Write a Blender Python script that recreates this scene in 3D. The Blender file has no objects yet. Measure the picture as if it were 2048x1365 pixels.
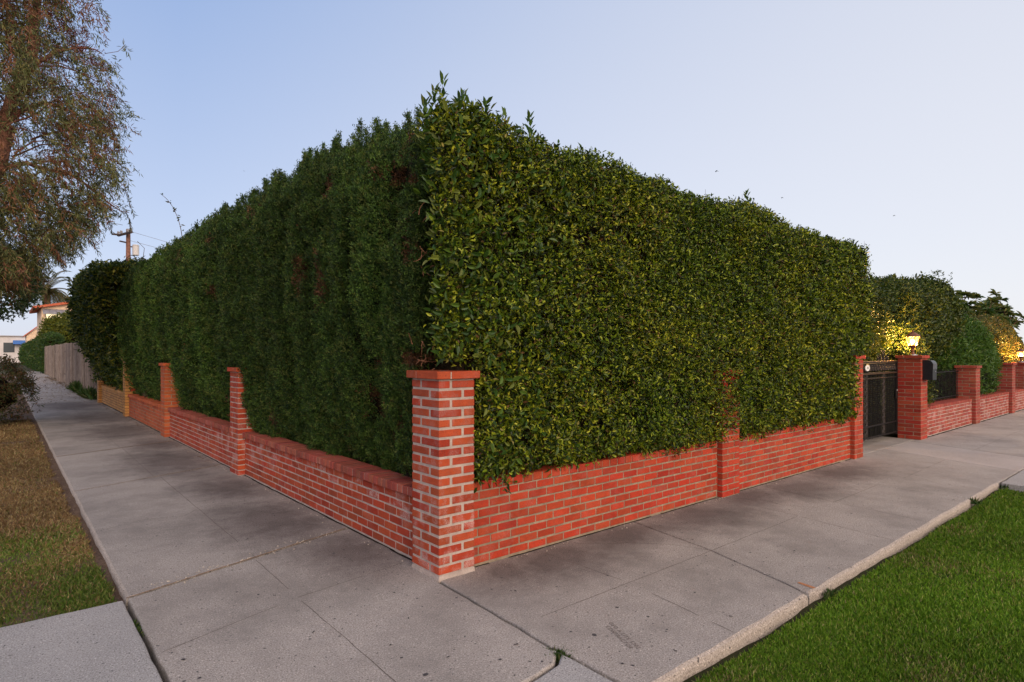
import bpy, math, random
import numpy as np
from mathutils import Vector, noise as mnoise

S = bpy.context.scene
COL = S.collection
R = math.radians
# ------------------------------------------------------------------ camera
CAM = np.array([-2.388, -3.626, 1.64])
cd = bpy.data.cameras.new("camera")
cam = bpy.data.objects.new("camera", cd)
COL.objects.link(cam)
cam.location = CAM
cam.rotation_euler = (R(90), 0, -R(40.3035))
cd.sensor_width = 36
cd.lens = 1201 / 2048 * 36
cd.shift_y = 0.01147
cd.clip_end = 3000
S.camera = cam
# ------------------------------------------------------------------ sky, sun, exposure
SUN_EL, SUN_AZ = R(22), R(195)          # azimuth: direction of the sun, clockwise from +Y
w = bpy.data.worlds.new("World")
S.world = w
w.use_nodes = True
nt = w.node_tree
nt.nodes.clear()
out = nt.nodes.new("ShaderNodeOutputWorld")
bg = nt.nodes.new("ShaderNodeBackground")
sky = nt.nodes.new("ShaderNodeTexSky")
sky.sky_type = 'NISHITA'
sky.sun_disc = False
sky.sun_elevation = SUN_EL
sky.sun_rotation = SUN_AZ
sky.altitude = 50
sky.air_density = 1.0
sky.dust_density = 1.2
sky.ozone_density = 3.0
# pale dusk air: mixes the clear-sky model with an elevation / azimuth gradient of the real sky
tc = nt.nodes.new("ShaderNodeTexCoord")
sep = nt.nodes.new("ShaderNodeSeparateXYZ")
nt.links.new(tc.outputs['Generated'], sep.inputs[0])
rampn = nt.nodes.new("ShaderNodeValToRGB")
cr = rampn.color_ramp
cr.elements[0].position = 0.0
cr.elements[0].color = (7.3, 7.5, 8.7, 1)
cr.elements[1].position = 1.0
cr.elements[1].color = (2.7, 3.9, 6.6, 1)
e = cr.elements.new(0.16); e.color = (5.7, 6.5, 8.5, 1)
e = cr.elements.new(0.5); e.color = (3.35, 4.65, 7.6, 1)
nt.links.new(sep.outputs['Z'], rampn.inputs[0])
dot = nt.nodes.new("ShaderNodeVectorMath"); dot.operation = 'DOT_PRODUCT'
dot.inputs[1].default_value = (0.98, -0.2, 0)
nt.links.new(tc.outputs['Generated'], dot.inputs[0])
mr = nt.nodes.new("ShaderNodeMapRange")
mr.inputs[1].default_value = 0.0; mr.inputs[2].default_value = 1.0
mr.inputs[3].default_value = 0.0; mr.inputs[4].default_value = 1.0
nt.links.new(dot.outputs['Value'], mr.inputs[0])
mxa = nt.nodes.new("ShaderNodeMix"); mxa.data_type = 'RGBA'
mxa.inputs[7].default_value = (9.6, 9.4, 9.5, 1)
mm = nt.nodes.new("ShaderNodeMath"); mm.operation = 'MULTIPLY'; mm.inputs[1].default_value = 0.8
nt.links.new(mr.outputs[0], mm.inputs[0])
nt.links.new(mm.outputs[0], mxa.inputs[0])
nt.links.new(rampn.outputs[0], mxa.inputs[6])
mxs = nt.nodes.new("ShaderNodeMix"); mxs.data_type = 'RGBA'
mxs.inputs[0].default_value = 0.8
nt.links.new(sky.outputs[0], mxs.inputs[6])
nt.links.new(mxa.outputs[2], mxs.inputs[7])
# afterglow round the point where the sun went down, behind the camera
dot2 = nt.nodes.new("ShaderNodeVectorMath"); dot2.operation = 'DOT_PRODUCT'
dot2.inputs[1].default_value = (math.sin(SUN_AZ) * 0.95, math.cos(SUN_AZ) * 0.95, 0.31)
nt.links.new(tc.outputs['Generated'], dot2.inputs[0])
mx0 = nt.nodes.new("ShaderNodeMath"); mx0.operation = 'MAXIMUM'; mx0.inputs[1].default_value = 0.0
nt.links.new(dot2.outputs['Value'], mx0.inputs[0])
pw = nt.nodes.new("ShaderNodeMath"); pw.operation = 'POWER'; pw.inputs[1].default_value = 2.2
nt.links.new(mx0.outputs[0], pw.inputs[0])
glow = nt.nodes.new("ShaderNodeMix"); glow.data_type = 'RGBA'; glow.blend_type = 'ADD'
glow.inputs[7].default_value = (15.0, 10.6, 6.2, 1)
nt.links.new(pw.outputs[0], glow.inputs[0])
nt.links.new(mxs.outputs[2], glow.inputs[6])
nt.links.new(glow.outputs[2], bg.inputs[0])
bg.inputs[1].default_value = 0.103
nt.links.new(bg.outputs[0], out.inputs[0])

sd = bpy.data.lights.new("sun", 'SUN')
sun = bpy.data.objects.new("sun", sd)
COL.objects.link(sun)
sd.energy = 1.1
sd.angle = R(25)
sd.color = (1.0, 0.86, 0.70)
LIGHT_EL = SUN_EL
sdir = Vector((math.sin(SUN_AZ) * math.cos(LIGHT_EL), math.cos(SUN_AZ) * math.cos(LIGHT_EL), math.sin(LIGHT_EL)))
sun.rotation_euler = sdir.to_track_quat('Z', 'Y').to_euler()

S.view_settings.view_transform = 'Standard'
S.view_settings.look = 'None'
S.view_settings.exposure = 0.12
S.view_settings.gamma = 1.0
S.render.engine = 'CYCLES'
S.cycles.max_bounces = 6
S.cycles.diffuse_bounces = 3
S.cycles.glossy_bounces = 2
S.cycles.transmission_bounces = 4
S.cycles.transparent_max_bounces = 6
S.cycles.caustics_reflective = False
S.cycles.caustics_refractive = False

# ------------------------------------------------------------------ helpers: objects
def tag(o, label=None, cat=None, group=None, kind=None):
    if label: o['label'] = label
    if cat: o['category'] = cat
    if group: o['group'] = group
    if kind: o['kind'] = kind
    return o

def thing(name, label, cat, loc=(0, 0, 0), group=None):
    o = bpy.data.objects.new(name, None)
    COL.objects.link(o)
    o.location = loc
    o.empty_display_size = 0.1
    return tag(o, label, cat, group)

def link(name, me, mats, parent=None):
    o = bpy.data.objects.new(name, me)
    COL.objects.link(o)
    for m in (mats if isinstance(mats, (list, tuple)) else [mats]):
        me.materials.append(m)
    if parent is not None:
        o.parent = parent
        off = Vector((0, 0, 0)); q = parent
        while q is not None: off += q.location; q = q.parent
        o.location = -off
    return o

def fast_mesh(name, V, F, mat, parent=None, col=None, smooth=False):
    """V (n,3); F (m,k) faces of one size; col (n,4)"""
    V = np.asarray(V, dtype=np.float32); F = np.asarray(F, dtype=np.int32)
    me = bpy.data.meshes.new(name)
    n, (m, k) = len(V), F.shape
    me.vertices.add(n)
    me.vertices.foreach_set('co', V.ravel())
    me.loops.add(m * k)
    me.loops.foreach_set('vertex_index', F.ravel())
    me.polygons.add(m)
    me.polygons.foreach_set('loop_start', np.arange(0, m * k, k, dtype=np.int32))
    me.polygons.foreach_set('use_smooth', np.full(m, smooth, dtype=bool))
    if col is not None:
        a = me.color_attributes.new('tint', 'FLOAT_COLOR', 'POINT')
        a.data.foreach_set('color', np.asarray(col, dtype=np.float32).ravel())
    me.update(calc_edges=True)
    return link(name, me, mat, parent)

class Acc:
    """collects polygons with per-vertex tint and per-face material slot"""
    def __init__(s):
        s.V = []; s.F = []; s.C = []; s.M = []
    def add(s, V, F, c=(1, 1, 1, 0), m=0):
        b = len(s.V)
        s.V.extend([tuple(v) for v in V])
        s.F.extend([tuple(b + i for i in f) for f in F])
        s.C.extend([tuple(c)] * len(V))
        s.M.extend([m] * len(F))
    def box(s, c, h, tint=(1, 1, 1, 0), ch=0.0, m=0, rz=0.0):
        if ch <= 0:
            V = [(x, y, z) for x in (-1, 1) for y in (-1, 1) for z in (-1, 1)]
            V = [(v[0] * h[0], v[1] * h[1], v[2] * h[2]) for v in V]
            F = [(0, 1, 3, 2), (4, 6, 7, 5), (0, 4, 5, 1), (2, 3, 7, 6), (0, 2, 6, 4), (1, 5, 7, 3)]
        else:
            V, F = chamf(h, ch)
        if rz:
            cz, sz = math.cos(rz), math.sin(rz)
            V = [(v[0] * cz - v[1] * sz, v[0] * sz + v[1] * cz, v[2]) for v in V]
        s.add([(v[0] + c[0], v[1] + c[1], v[2] + c[2]) for v in V], F, tint, m)
    def tube(s, pts, rad, n=6, tint=(1, 1, 1, 0), m=0, caps=True):
        pts = [Vector(p) for p in pts]
        if not hasattr(rad, '__len__'): rad = [rad] * len(pts)
        V = []; F = []
        up = Vector((0.13, 0.31, 1)).normalized()
        for i, p in enumerate(pts):
            d = (pts[min(i + 1, len(pts) - 1)] - pts[max(i - 1, 0)])
            if d.length < 1e-9: d = Vector((0, 0, 1))
            d.normalize()
            a = d.cross(up)
            if a.length < 0.05: a = d.cross(Vector((1, 0, 0)))
            a.normalize(); b = a.cross(d)
            for k in range(n):
                t = 2 * math.pi * k / n
                V.append(p + (a * math.cos(t) + b * math.sin(t)) * rad[i])
        for i in range(len(pts) - 1):
            for k in range(n):
                F.append((i * n + k, i * n + (k + 1) % n, (i + 1) * n + (k + 1) % n, (i + 1) * n + k))
        if caps:
            F.append(tuple(reversed(range(n))))
            F.append(tuple((len(pts) - 1) * n + k for k in range(n)))
        s.add(V, F, tint, m)
    def lathe(s, c, prof, n=20, tint=(1, 1, 1, 0), m=0, squash=(1, 1)):
        V = []; F = []
        for r, z in prof:
            for k in range(n):
                t = 2 * math.pi * (k + 0.5) / n
                V.append((c[0] + r * math.cos(t) * squash[0], c[1] + r * math.sin(t) * squash[1], c[2] + z))
        for i in range(len(prof) - 1):
            for k in range(n):
                F.append((i * n + k, i * n + (k + 1) % n, (i + 1) * n + (k + 1) % n, (i + 1) * n + k))
        F.append(tuple(reversed(range(n))))
        F.append(tuple((len(prof) - 1) * n + k for k in range(n)))
        s.add(V, F, tint, m)
    def build(s, name, mats, parent=None, smooth=False):
        me = bpy.data.meshes.new(name)
        me.from_pydata(s.V, [], s.F)
        a = me.color_attributes.new('tint', 'FLOAT_COLOR', 'POINT')
        a.data.foreach_set('color', np.asarray(s.C, dtype=np.float32).ravel())
        if any(s.M): me.polygons.foreach_set('material_index', np.asarray(s.M, dtype=np.int32))
        if smooth: me.polygons.foreach_set('use_smooth', np.ones(len(s.F), dtype=bool))
        me.update()
        return link(name, me, mats, parent)

def chamf(h, c):
    """box with half sizes h and all edges chamfered by c: 24 verts, 26 faces"""
    V = []; idx = {}
    for x in (-1, 1):
        for y in (-1, 1):
            for z in (-1, 1):
                sg = (x, y, z)
                for ax in range(3):
                    v = [sg[i] * (h[i] if i == ax else h[i] - c) for i in range(3)]
                    idx[(sg, ax)] = len(V); V.append(tuple(v))
    F = []
    for ax in range(3):
        o = [i for i in range(3) if i != ax]
        for s in (-1, 1):
            q = []
            for a, b in ((-1, -1), (1, -1), (1, 1), (-1, 1)):
                sg = [0, 0, 0]; sg[ax] = s; sg[o[0]] = a; sg[o[1]] = b
                q.append(idx[(tuple(sg), ax)])
            flip = (s == -1) != (ax == 1)
            F.append(tuple(reversed(q)) if flip else tuple(q))
    for ax in range(3):      # edges parallel to ax
        o = [i for i in range(3) if i != ax]
        for a in (-1, 1):
            for b in (-1, 1):
                lo = [0, 0, 0]; lo[ax] = -1; lo[o[0]] = a; lo[o[1]] = b
                hi = list(lo); hi[ax] = 1
                F.append((idx[(tuple(lo), o[0])], idx[(tuple(hi), o[0])], idx[(tuple(hi), o[1])], idx[(tuple(lo), o[1])]))
    for x in (-1, 1):
        for y in (-1, 1):
            for z in (-1, 1):
                F.append(tuple(idx[((x, y, z), a)] for a in range(3)))
    return V, F

# value noise on numpy points
_rng0 = np.random.default_rng(7)
_T = _rng0.random((32, 32, 32)).astype(np.float32)
def vn(P, scale, off=0.0):
    P = np.asarray(P, dtype=np.float64) * scale + off
    I = np.floor(P).astype(int); f = P - I
    f = f * f * (3 - 2 * f)
    I0 = I % 32; I1 = (I + 1) % 32
    x0, y0, z0 = I0.T; x1, y1, z1 = I1.T
    fx, fy, fz = f.T
    a = _T[x0, y0, z0] * (1 - fx) + _T[x1, y0, z0] * fx
    b = _T[x0, y1, z0] * (1 - fx) + _T[x1, y1, z0] * fx
    c = _T[x0, y0, z1] * (1 - fx) + _T[x1, y0, z1] * fx
    d = _T[x0, y1, z1] * (1 - fx) + _T[x1, y1, z1] * fx
    return ((a * (1 - fy) + b * fy) * (1 - fz) + (c * (1 - fy) + d * fy) * fz) * 2 - 1
def vn3(P, s3, off=0.0):
    return vn(np.asarray(P) * np.asarray(s3), 1.0, off)
def unit(A):
    return A / np.maximum(np.linalg.norm(A, axis=1, keepdims=True), 1e-9)

# ------------------------------------------------------------------ helpers: materials
def nodes(name):
    m = bpy.data.materials.new(name)
    m.use_nodes = True
    t = m.node_tree
    b = t.nodes['Principled BSDF']
    return m, t, b
def N(t, typ, **kw):
    n = t.nodes.new(typ)
    for k, v in kw.items(): setattr(n, k, v)
    return n
def mixc(t, fac, a, b, blend='MIX'):
    n = N(t, 'ShaderNodeMix', data_type='RGBA', blend_type=blend)
    for sock, v in ((0, fac), (6, a), (7, b)):
        if hasattr(v, 'is_linked') or hasattr(v, 'links'): t.links.new(v, n.inputs[sock])
        elif isinstance(v, (int, float)): n.inputs[sock].default_value = v
        else: n.inputs[sock].default_value = tuple(v) + ((1,) if len(v) == 3 else ())
    return n.outputs[2]
def noise(t, scale, detail=4, rough=0.6, vec=None, lo=0.35, hi=0.65, stretch=None):
    n = N(t, 'ShaderNodeTexNoise')
    n.inputs['Scale'].default_value = scale
    n.inputs['Detail'].default_value = detail
    n.inputs['Roughness'].default_value = rough
    g = N(t, 'ShaderNodeNewGeometry')
    v = g.outputs['Position']
    if stretch:
        mp = N(t, 'ShaderNodeVectorMath', operation='MULTIPLY'); mp.inputs[1].default_value = stretch
        t.links.new(v, mp.inputs[0]); v = mp.outputs[0]
    t.links.new(v, n.inputs['Vector'])
    r = N(t, 'ShaderNodeMapRange'); r.inputs[1].default_value = lo; r.inputs[2].default_value = hi
    t.links.new(n.outputs[0], r.inputs[0])
    return r.outputs[0]
def mul(t, a, b, op='MULTIPLY'):
    n = N(t, 'ShaderNodeMath', operation=op)
    for i, v in ((0, a), (1, b)):
        if isinstance(v, (int, float)): n.inputs[i].default_value = v
        else: t.links.new(v, n.inputs[i])
    return n.outputs[0]
def bump(t, b, h, dist=0.01, strength=0.6):
    n = N(t, 'ShaderNodeBump'); n.inputs['Distance'].default_value = dist; n.inputs['Strength'].default_value = strength
    t.links.new(h, n.inputs['Height']); t.links.new(n.outputs[0], b.inputs['Normal'])

def simple(name, col, rough=0.6, metal=0.0, var=0.25, vs=20, bmp=0.0, bs=60, spec=0.5):
    m, t, b = nodes(name)
    c = mixc(t, noise(t, vs), [x * (1 - var) for x in col], [min(1, x * (1 + var)) for x in col])
    t.links.new(c, b.inputs['Base Color'])
    b.inputs['Roughness'].default_value = rough
    b.inputs['Metallic'].default_value = metal
    b.inputs['Specular IOR Level'].default_value = spec
    if bmp: bump(t, b, noise(t, bs, 3), bmp, 0.7)
    return m

def mat_leaf(name, rough=0.45, trans=0.25, spec=0.5, sat=1.0):
    m, t, b = nodes(name)
    a = N(t, 'ShaderNodeAttribute', attribute_name='tint')
    c = mixc(t, noise(t, 90, 2), a.outputs[0], (0.0, 0.0, 0.0), 'MIX')
    n = N(t, 'ShaderNodeMix', data_type='RGBA'); n.inputs[0].default_value = 0.2
    t.links.new(a.outputs[0], n.inputs[6]); t.links.new(c, n.inputs[7])
    t.links.new(n.outputs[2], b.inputs['Base Color'])
    b.inputs['Roughness'].default_value = rough
    b.inputs['Specular IOR Level'].default_value = spec
    tr = N(t, 'ShaderNodeBsdfTranslucent')
    hs = mixc(t, 1.0, n.outputs[2], (1.0, 1.0, 0.35), 'MULTIPLY')
    t.links.new(hs, tr.inputs[0])
    ms = N(t, 'ShaderNodeMixShader'); ms.inputs[0].default_value = trans
    t.links.new(b.outputs[0], ms.inputs[1]); t.links.new(tr.outputs[0], ms.inputs[2])
    t.links.new(ms.outputs[0], t.nodes['Material Output'].inputs[0])
    return m

def mat_brick():
    m, t, b = nodes('painted_brick')
    a = N(t, 'ShaderNodeAttribute', attribute_name='tint')
    c = mixc(t, noise(t, 28, 5, 0.7, lo=0.3, hi=0.75), a.outputs[0], mixc(t, 1.0, a.outputs[0], (0.74, 0.66, 0.62), 'MULTIPLY'))
    c = mixc(t, mul(t, noise(t, 2.3, 5, 0.75, lo=0.5, hi=0.68), 0.45), c, mixc(t, 1.0, c, (0.50, 0.48, 0.50), 'MULTIPLY'))
    c = mixc(t, noise(t, 260, 1, 0.5, lo=0.66, hi=0.69), c, (0.06, 0.02, 0.015))
    # pitted, lime bloom: how much is stored per brick in the tint's alpha
    w1 = noise(t, 7, 5, 0.65, lo=0.47, hi=0.62)
    w2 = noise(t, 120, 3, 0.7, lo=0.35, hi=0.7)
    w3 = mul(t, mul(t, w1, w2), a.outputs['Alpha'])
    sp = mul(t, noise(t, 210, 2, 0.6, lo=0.66, hi=0.72), 0.22)
    w4 = mul(t, w3, sp, 'MAXIMUM')
    c = mixc(t, w4, c, (0.62, 0.44, 0.40))
    t.links.new(c, b.inputs['Base Color'])
    b.inputs['Roughness'].default_value = 0.72
    b.inputs['Specular IOR Level'].default_value = 0.25
    bump(t, b, mul(t, noise(t, 150, 4, 0.7, lo=0.2, hi=0.8), noise(t, 30, 3, 0.6, lo=0.2, hi=0.8), 'ADD'), 0.003, 0.8)
    return m
def mat_mortar(name, col, dark):
    m, t, b = nodes(name)
    c = mixc(t, noise(t, 9, 5, 0.7), col, dark)
    c = mixc(t, mul(t, noise(t, 160, 3, 0.7), 0.5), c, [x * 0.55 for x in col])
    t.links.new(c, b.inputs['Base Color'])
    b.inputs['Roughness'].default_value = 0.95
    b.inputs['Specular IOR Level'].default_value = 0.15
    bump(t, b, noise(t, 90, 5, 0.75, lo=0.2, hi=0.8), 0.006, 0.9)
    return m
SHADE_STAINS = [(0.95, -0.20, 0.85, 0.45), (1.9, -0.15, 0.8, 0.35), (2.95, -0.22, 0.95, 0.50), (4.1, -0.15, 0.8, 0.38), (5.0, -0.30, 0.85, 0.50), (6.4, -0.28, 1.1, 0.42), (0.5, -0.16, 0.35, 0.30),
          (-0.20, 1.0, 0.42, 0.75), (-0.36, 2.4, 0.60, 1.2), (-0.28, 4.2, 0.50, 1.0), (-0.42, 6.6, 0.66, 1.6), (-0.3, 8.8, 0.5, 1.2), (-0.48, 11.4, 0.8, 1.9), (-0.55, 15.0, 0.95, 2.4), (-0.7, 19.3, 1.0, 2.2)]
def mat_concrete(name, base, dirt=0.6, fine=1.0, shade_stains=False):
    m, t, b = nodes(name)
    c = mixc(t, noise(t, 1.3, 4, 0.6, lo=0.3, hi=0.7), base, [x * 0.80 for x in base])
    # sand and small stones showing in the worn face
    c = mixc(t, mul(t, noise(t, 130, 2, 0.6, lo=0.50, hi=0.62), 0.6 * fine), c, [min(1, x * 1.55) for x in base])
    c = mixc(t, mul(t, noise(t, 105, 3, 0.7, lo=0.50, hi=0.64), 0.75 * fine), c, [base[0] * 0.33, base[1] * 0.30, base[2] * 0.30])
    c = mixc(t, mul(t, noise(t, 70, 2, 0.5, lo=0.63, hi=0.70), 0.8), c, [min(1, x * 1.7) for x in base])
    c = mixc(t, mul(t, noise(t, 38, 1, 0.5, lo=0.70, hi=0.74), 0.8), c, (0.03, 0.03, 0.035))
    # blotchy grime
    d = mul(t, noise(t, 0.9, 6, 0.72, lo=0.44, hi=0.64), dirt)
    c = mixc(t, d, c, [x * 0.48 for x in base])
    if shade_stains:     # hedge shade and mildew painted as ragged dark blotches along the wall feet
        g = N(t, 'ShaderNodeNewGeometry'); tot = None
        for (x, y, rx, ry) in SHADE_STAINS:
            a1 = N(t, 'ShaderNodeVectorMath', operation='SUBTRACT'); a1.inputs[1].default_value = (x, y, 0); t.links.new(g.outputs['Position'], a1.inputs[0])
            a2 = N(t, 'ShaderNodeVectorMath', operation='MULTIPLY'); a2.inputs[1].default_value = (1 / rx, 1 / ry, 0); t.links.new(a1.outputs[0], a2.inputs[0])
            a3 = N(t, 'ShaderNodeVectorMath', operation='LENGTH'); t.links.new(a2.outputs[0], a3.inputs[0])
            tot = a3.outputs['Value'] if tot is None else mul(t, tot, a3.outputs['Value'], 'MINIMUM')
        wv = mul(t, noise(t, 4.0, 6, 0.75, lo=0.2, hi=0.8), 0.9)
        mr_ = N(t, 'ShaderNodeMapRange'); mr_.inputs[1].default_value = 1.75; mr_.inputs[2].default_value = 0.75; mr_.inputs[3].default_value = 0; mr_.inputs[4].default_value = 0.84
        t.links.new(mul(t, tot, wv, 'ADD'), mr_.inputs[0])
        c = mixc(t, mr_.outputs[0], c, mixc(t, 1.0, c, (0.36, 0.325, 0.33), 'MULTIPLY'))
    t.links.new(c, b.inputs['Base Color'])
    b.inputs['Roughness'].default_value = 0.92
    b.inputs['Specular IOR Level'].default_value = 0.2
    bump(t, b, mul(t, noise(t, 190, 4, 0.75, lo=0.2, hi=0.8), noise(t, 12, 3, 0.6, lo=0.2, hi=0.8), 'ADD'), 0.004, 0.8)
    return m

M_FICUS = mat_leaf('glossy_hedge_leaf', 0.42, 0.26, 0.35)
M_CYP = mat_leaf('cypress_spray', 0.6, 0.15, 0.3)
M_EUC = mat_leaf('willowy_leaf', 0.5, 0.25, 0.4)
M_GRASS = mat_leaf('grass_blade', 0.55, 0.3, 0.3)
M_TWIG = simple('bark_twig', (0.10, 0.06, 0.04), 0.9, var=0.5, vs=30, bmp=0.004)
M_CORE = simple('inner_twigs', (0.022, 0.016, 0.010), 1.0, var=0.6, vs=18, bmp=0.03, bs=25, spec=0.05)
M_BARK = simple('tree_bark', (0.20, 0.09, 0.055), 0.9, var=0.5, vs=9, bmp=0.02, bs=18)
M_BRICK = mat_brick()
M_MORT_P = mat_mortar('pale_mortar', (0.62, 0.50, 0.43), (0.42, 0.33, 0.29))
M_MORT_G = mat_mortar('grey_mortar', (0.42, 0.33, 0.23), (0.24, 0.175, 0.125))
M_MORT_D = mat_mortar('dark_mortar', (0.10, 0.07, 0.05), (0.05, 0.035, 0.03))
M_CONC = mat_concrete('worn_sidewalk_concrete', (0.44, 0.385, 0.34), shade_stains=True)
M_CONC2 = mat_concrete('pale_apron_concrete', (0.44, 0.41, 0.385), 0.25)
M_CONC3 = mat_concrete('light_band_concrete', (0.50, 0.43, 0.385), 0.2, 0.6)
M_NOSE = mat_concrete('worn_edge_concrete', (0.46, 0.385, 0.33), 0.25)
M_JOINT = simple('joint_dirt', (0.035, 0.026, 0.02), 1.0, var=0.6, vs=40, bmp=0.005, spec=0.1)
M_SAND = simple('sandy_joint_fill', (0.30, 0.19, 0.12), 1.0, var=0.5, vs=60, bmp=0.005, spec=0.1)
M_IRON = simple('black_iron', (0.010, 0.008, 0.0075), 0.6, 0.0, var=0.4, vs=40, bmp=0.001, bs=200, spec=0.25)
M_ORN = simple('worn_ornament_iron', (0.055, 0.042, 0.036), 0.5, 0.2, var=0.5, vs=60)
M_RUST = simple('bronze_worn_iron', (0.10, 0.055, 0.03), 0.5, 0.4, var=0.4, vs=50)
# ------------------------------------------------------------------ ground
def sheet(name, x0, x1, y0, y1, z, mat, nx=2, ny=2, amp=0.0, fs=1.0, holes=None):
    xs = np.linspace(x0, x1, nx); ys = np.linspace(y0, y1, ny)
    X, Y = np.meshgrid(xs, ys)
    P = np.stack([X.ravel(), Y.ravel(), np.zeros(X.size)], 1)
    P[:, 2] = z + (amp * vn(P, fs) if amp else 0)
    a = np.arange(nx * ny).reshape(ny, nx)
    F = np.stack([a[:-1, :-1].ravel(), a[:-1, 1:].ravel(), a[1:, 1:].ravel(), a[1:, :-1].ravel()], 1)
    return fast_mesh(name, P, F, mat, smooth=True)

def mat_soil(name, c1, c2, c3):
    m, t, b = nodes(name)
    c = mixc(t, noise(t, 3, 5, 0.7), c1, c2)
    c = mixc(t, noise(t, 60, 4, 0.8, lo=0.45, hi=0.6), c, c3)
    t.links.new(c, b.inputs['Base Color'])
    b.inputs['Roughness'].default_value = 1.0
    b.inputs['Specular IOR Level'].default_value = 0.1
    bump(t, b, noise(t, 40, 6, 0.8, lo=0.2, hi=0.8), 0.02, 0.9)
    return m
M_SOIL = mat_soil('dry_soil', (0.17, 0.11, 0.08), (0.24, 0.16, 0.11), (0.10, 0.065, 0.045))
M_SOILG = mat_soil('lawn_soil', (0.05, 0.045, 0.02), (0.07, 0.06, 0.03), (0.04, 0.05, 0.02))
M_FAR = mat_soil('far_ground', (0.10, 0.09, 0.06), (0.13, 0.11, 0.07), (0.07, 0.08, 0.04))
tag(sheet('ground', -900, 900, -900, 900, -0.16, M_FAR), kind='structure')
tag(sheet('garden_soil', 0.12, 40, 0.12, 60, -0.012, M_SOILG, 60, 60, 0.01), kind='structure')
tag(sheet('lawn_soil', -0.4, 7.15, -7.0, -1.80, -0.085, M_SOILG, 120, 90, 0.018, 1.6), kind='structure')
tag(sheet('verge_soil', -6.0, -1.72, 1.13, 60.0, -0.045, M_SOIL, 70, 400, 0.016, 2.2), kind='structure')
M_ASPH = simple('asphalt', (0.05, 0.05, 0.052), 0.9, var=0.3, vs=60, bmp=0.006, bs=180)
tag(sheet('road', -60, 60, -18.0, -7.1, -0.155, M_ASPH), kind='structure')
tag(sheet('side_street', -16, -6.1, -7.0, 300, -0.151, M_ASPH), kind='structure')

def slab(acc, pts, gap=0.012, r=0.008, z=0.0, depth=0.15, nose=None, wob=0.004, m=0, mn=0, step=0.09):
    """pts CCW; nose = {edge index: (inset, drop)} rounded outer edge; gap/r per edge list or number"""
    n = len(pts)
    gaps = gap if hasattr(gap, '__len__') else [gap] * n
    nose = nose or {}
    P = []; Nn = []; G = []; K = []
    for i in range(n):
        a = np.array(pts[i], float); b = np.array(pts[(i + 1) % n], float)
        L = np.linalg.norm(b - a); k = max(1, int(L / step))
        if L > 12: k = max(1, int(L / 0.5))
        d = (b - a) / L; nn = np.array([-d[1], d[0]])   # inward for CCW
        for j in range(k):
            P.append(a + (b - a) * j / k); K.append((i, j))
            if j == 0:
                pi = (i - 1) % n
                a0 = np.array(pts[pi], float); d0 = (a - a0) / np.linalg.norm(a - a0)
                n0 = np.array([-d0[1], d0[0]])
                # miter
                g0, g1 = gaps[pi] / 2, gaps[i] / 2
                A = np.array([n0, nn])
                try: mv = np.linalg.solve(A, np.array([g0, g1]))
                except Exception: mv = nn * g1
                try: mu = np.linalg.solve(A, np.array([1.0, 1.0]))
                except Exception: mu = nn
                G.append(mv); Nn.append(mu)
                nz = nose.get(i) or nose.get(pi)
                K[-1] = nz
            else:
                G.append(nn * gaps[i] / 2); Nn.append(nn); K[-1] = nose.get(i)
    P = np.array(P); G = np.array(G); Nn = np.array(Nn)
    Q = np.concatenate([P, np.zeros((len(P), 1))], 1)
    wv = np.stack([vn(Q, 7, 3.3) + 0.6 * vn(Q, 23, 1.7), vn(Q, 7, 9.1) + 0.6 * vn(Q, 23, 5.7)], 1) * wob
    jit = np.stack([vn(Q + 50 * G.sum(1)[:, None], 31, 2.2)], 1) * wob * 0.5
    base = P + G + wv + Nn * (jit + wob * 0.3)
    rings = []
    ins = np.array([0.0 for _ in P]); 
    levels = [(0.0, -depth), (0.0, None), (0.35, None), (1.0, 0.0)]
    for li, (f, zz) in enumerate(levels):
        ring = []
        for q in range(len(P)):
            rr, dr = (K[q] if K[q] else (r, r))
            if li == 0: o, h = 0.0, -depth
            elif li == 1: o, h = 0.0, -dr
            elif li == 2: o, h = rr * 0.35, -dr * 0.32
            else: o, h = rr, 0.0
            p = base[q] + Nn[q] * o
            ring.append((p[0], p[1], z + h))
        rings.append(ring)
    m_ = len(P); V = [v for rg in rings for v in rg]; F = []
    mats = []
    for l in range(3):
        for q in range(m_):
            F.append((l * m_ + q, l * m_ + (q + 1) % m_, (l + 1) * m_ + (q + 1) % m_, (l + 1) * m_ + q))
            mats.append(mn if (K[q] and K[(q + 1) % m_]) else m)
    F.append(tuple(3 * m_ + q for q in range(m_))); mats.append(m)
    b0 = len(acc.V)
    acc.V.extend(V); acc.F.extend([tuple(b0 + i for i in f) for f in F])
    acc.C.extend([(1, 1, 1, 0)] * len(V)); acc.M.extend(mats)

VE = -1.83     # lawn-side edge of the right pavement
UE = -1.76     # verge-side edge of the left pavement
NOSE = (0.024, 0.035); NOSE2 = (0.02, 0.03)
A = Acc()
T = [((UE, 1.10), (0.10, 1.66)), ((UE, 5.13), (0.10, 5.86)), ((UE, 8.25), (0.10, 9.0)), ((UE, 12.9), (0.10, 13.6)), ((UE, 18.5), (0.1, 19.3))]
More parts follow.
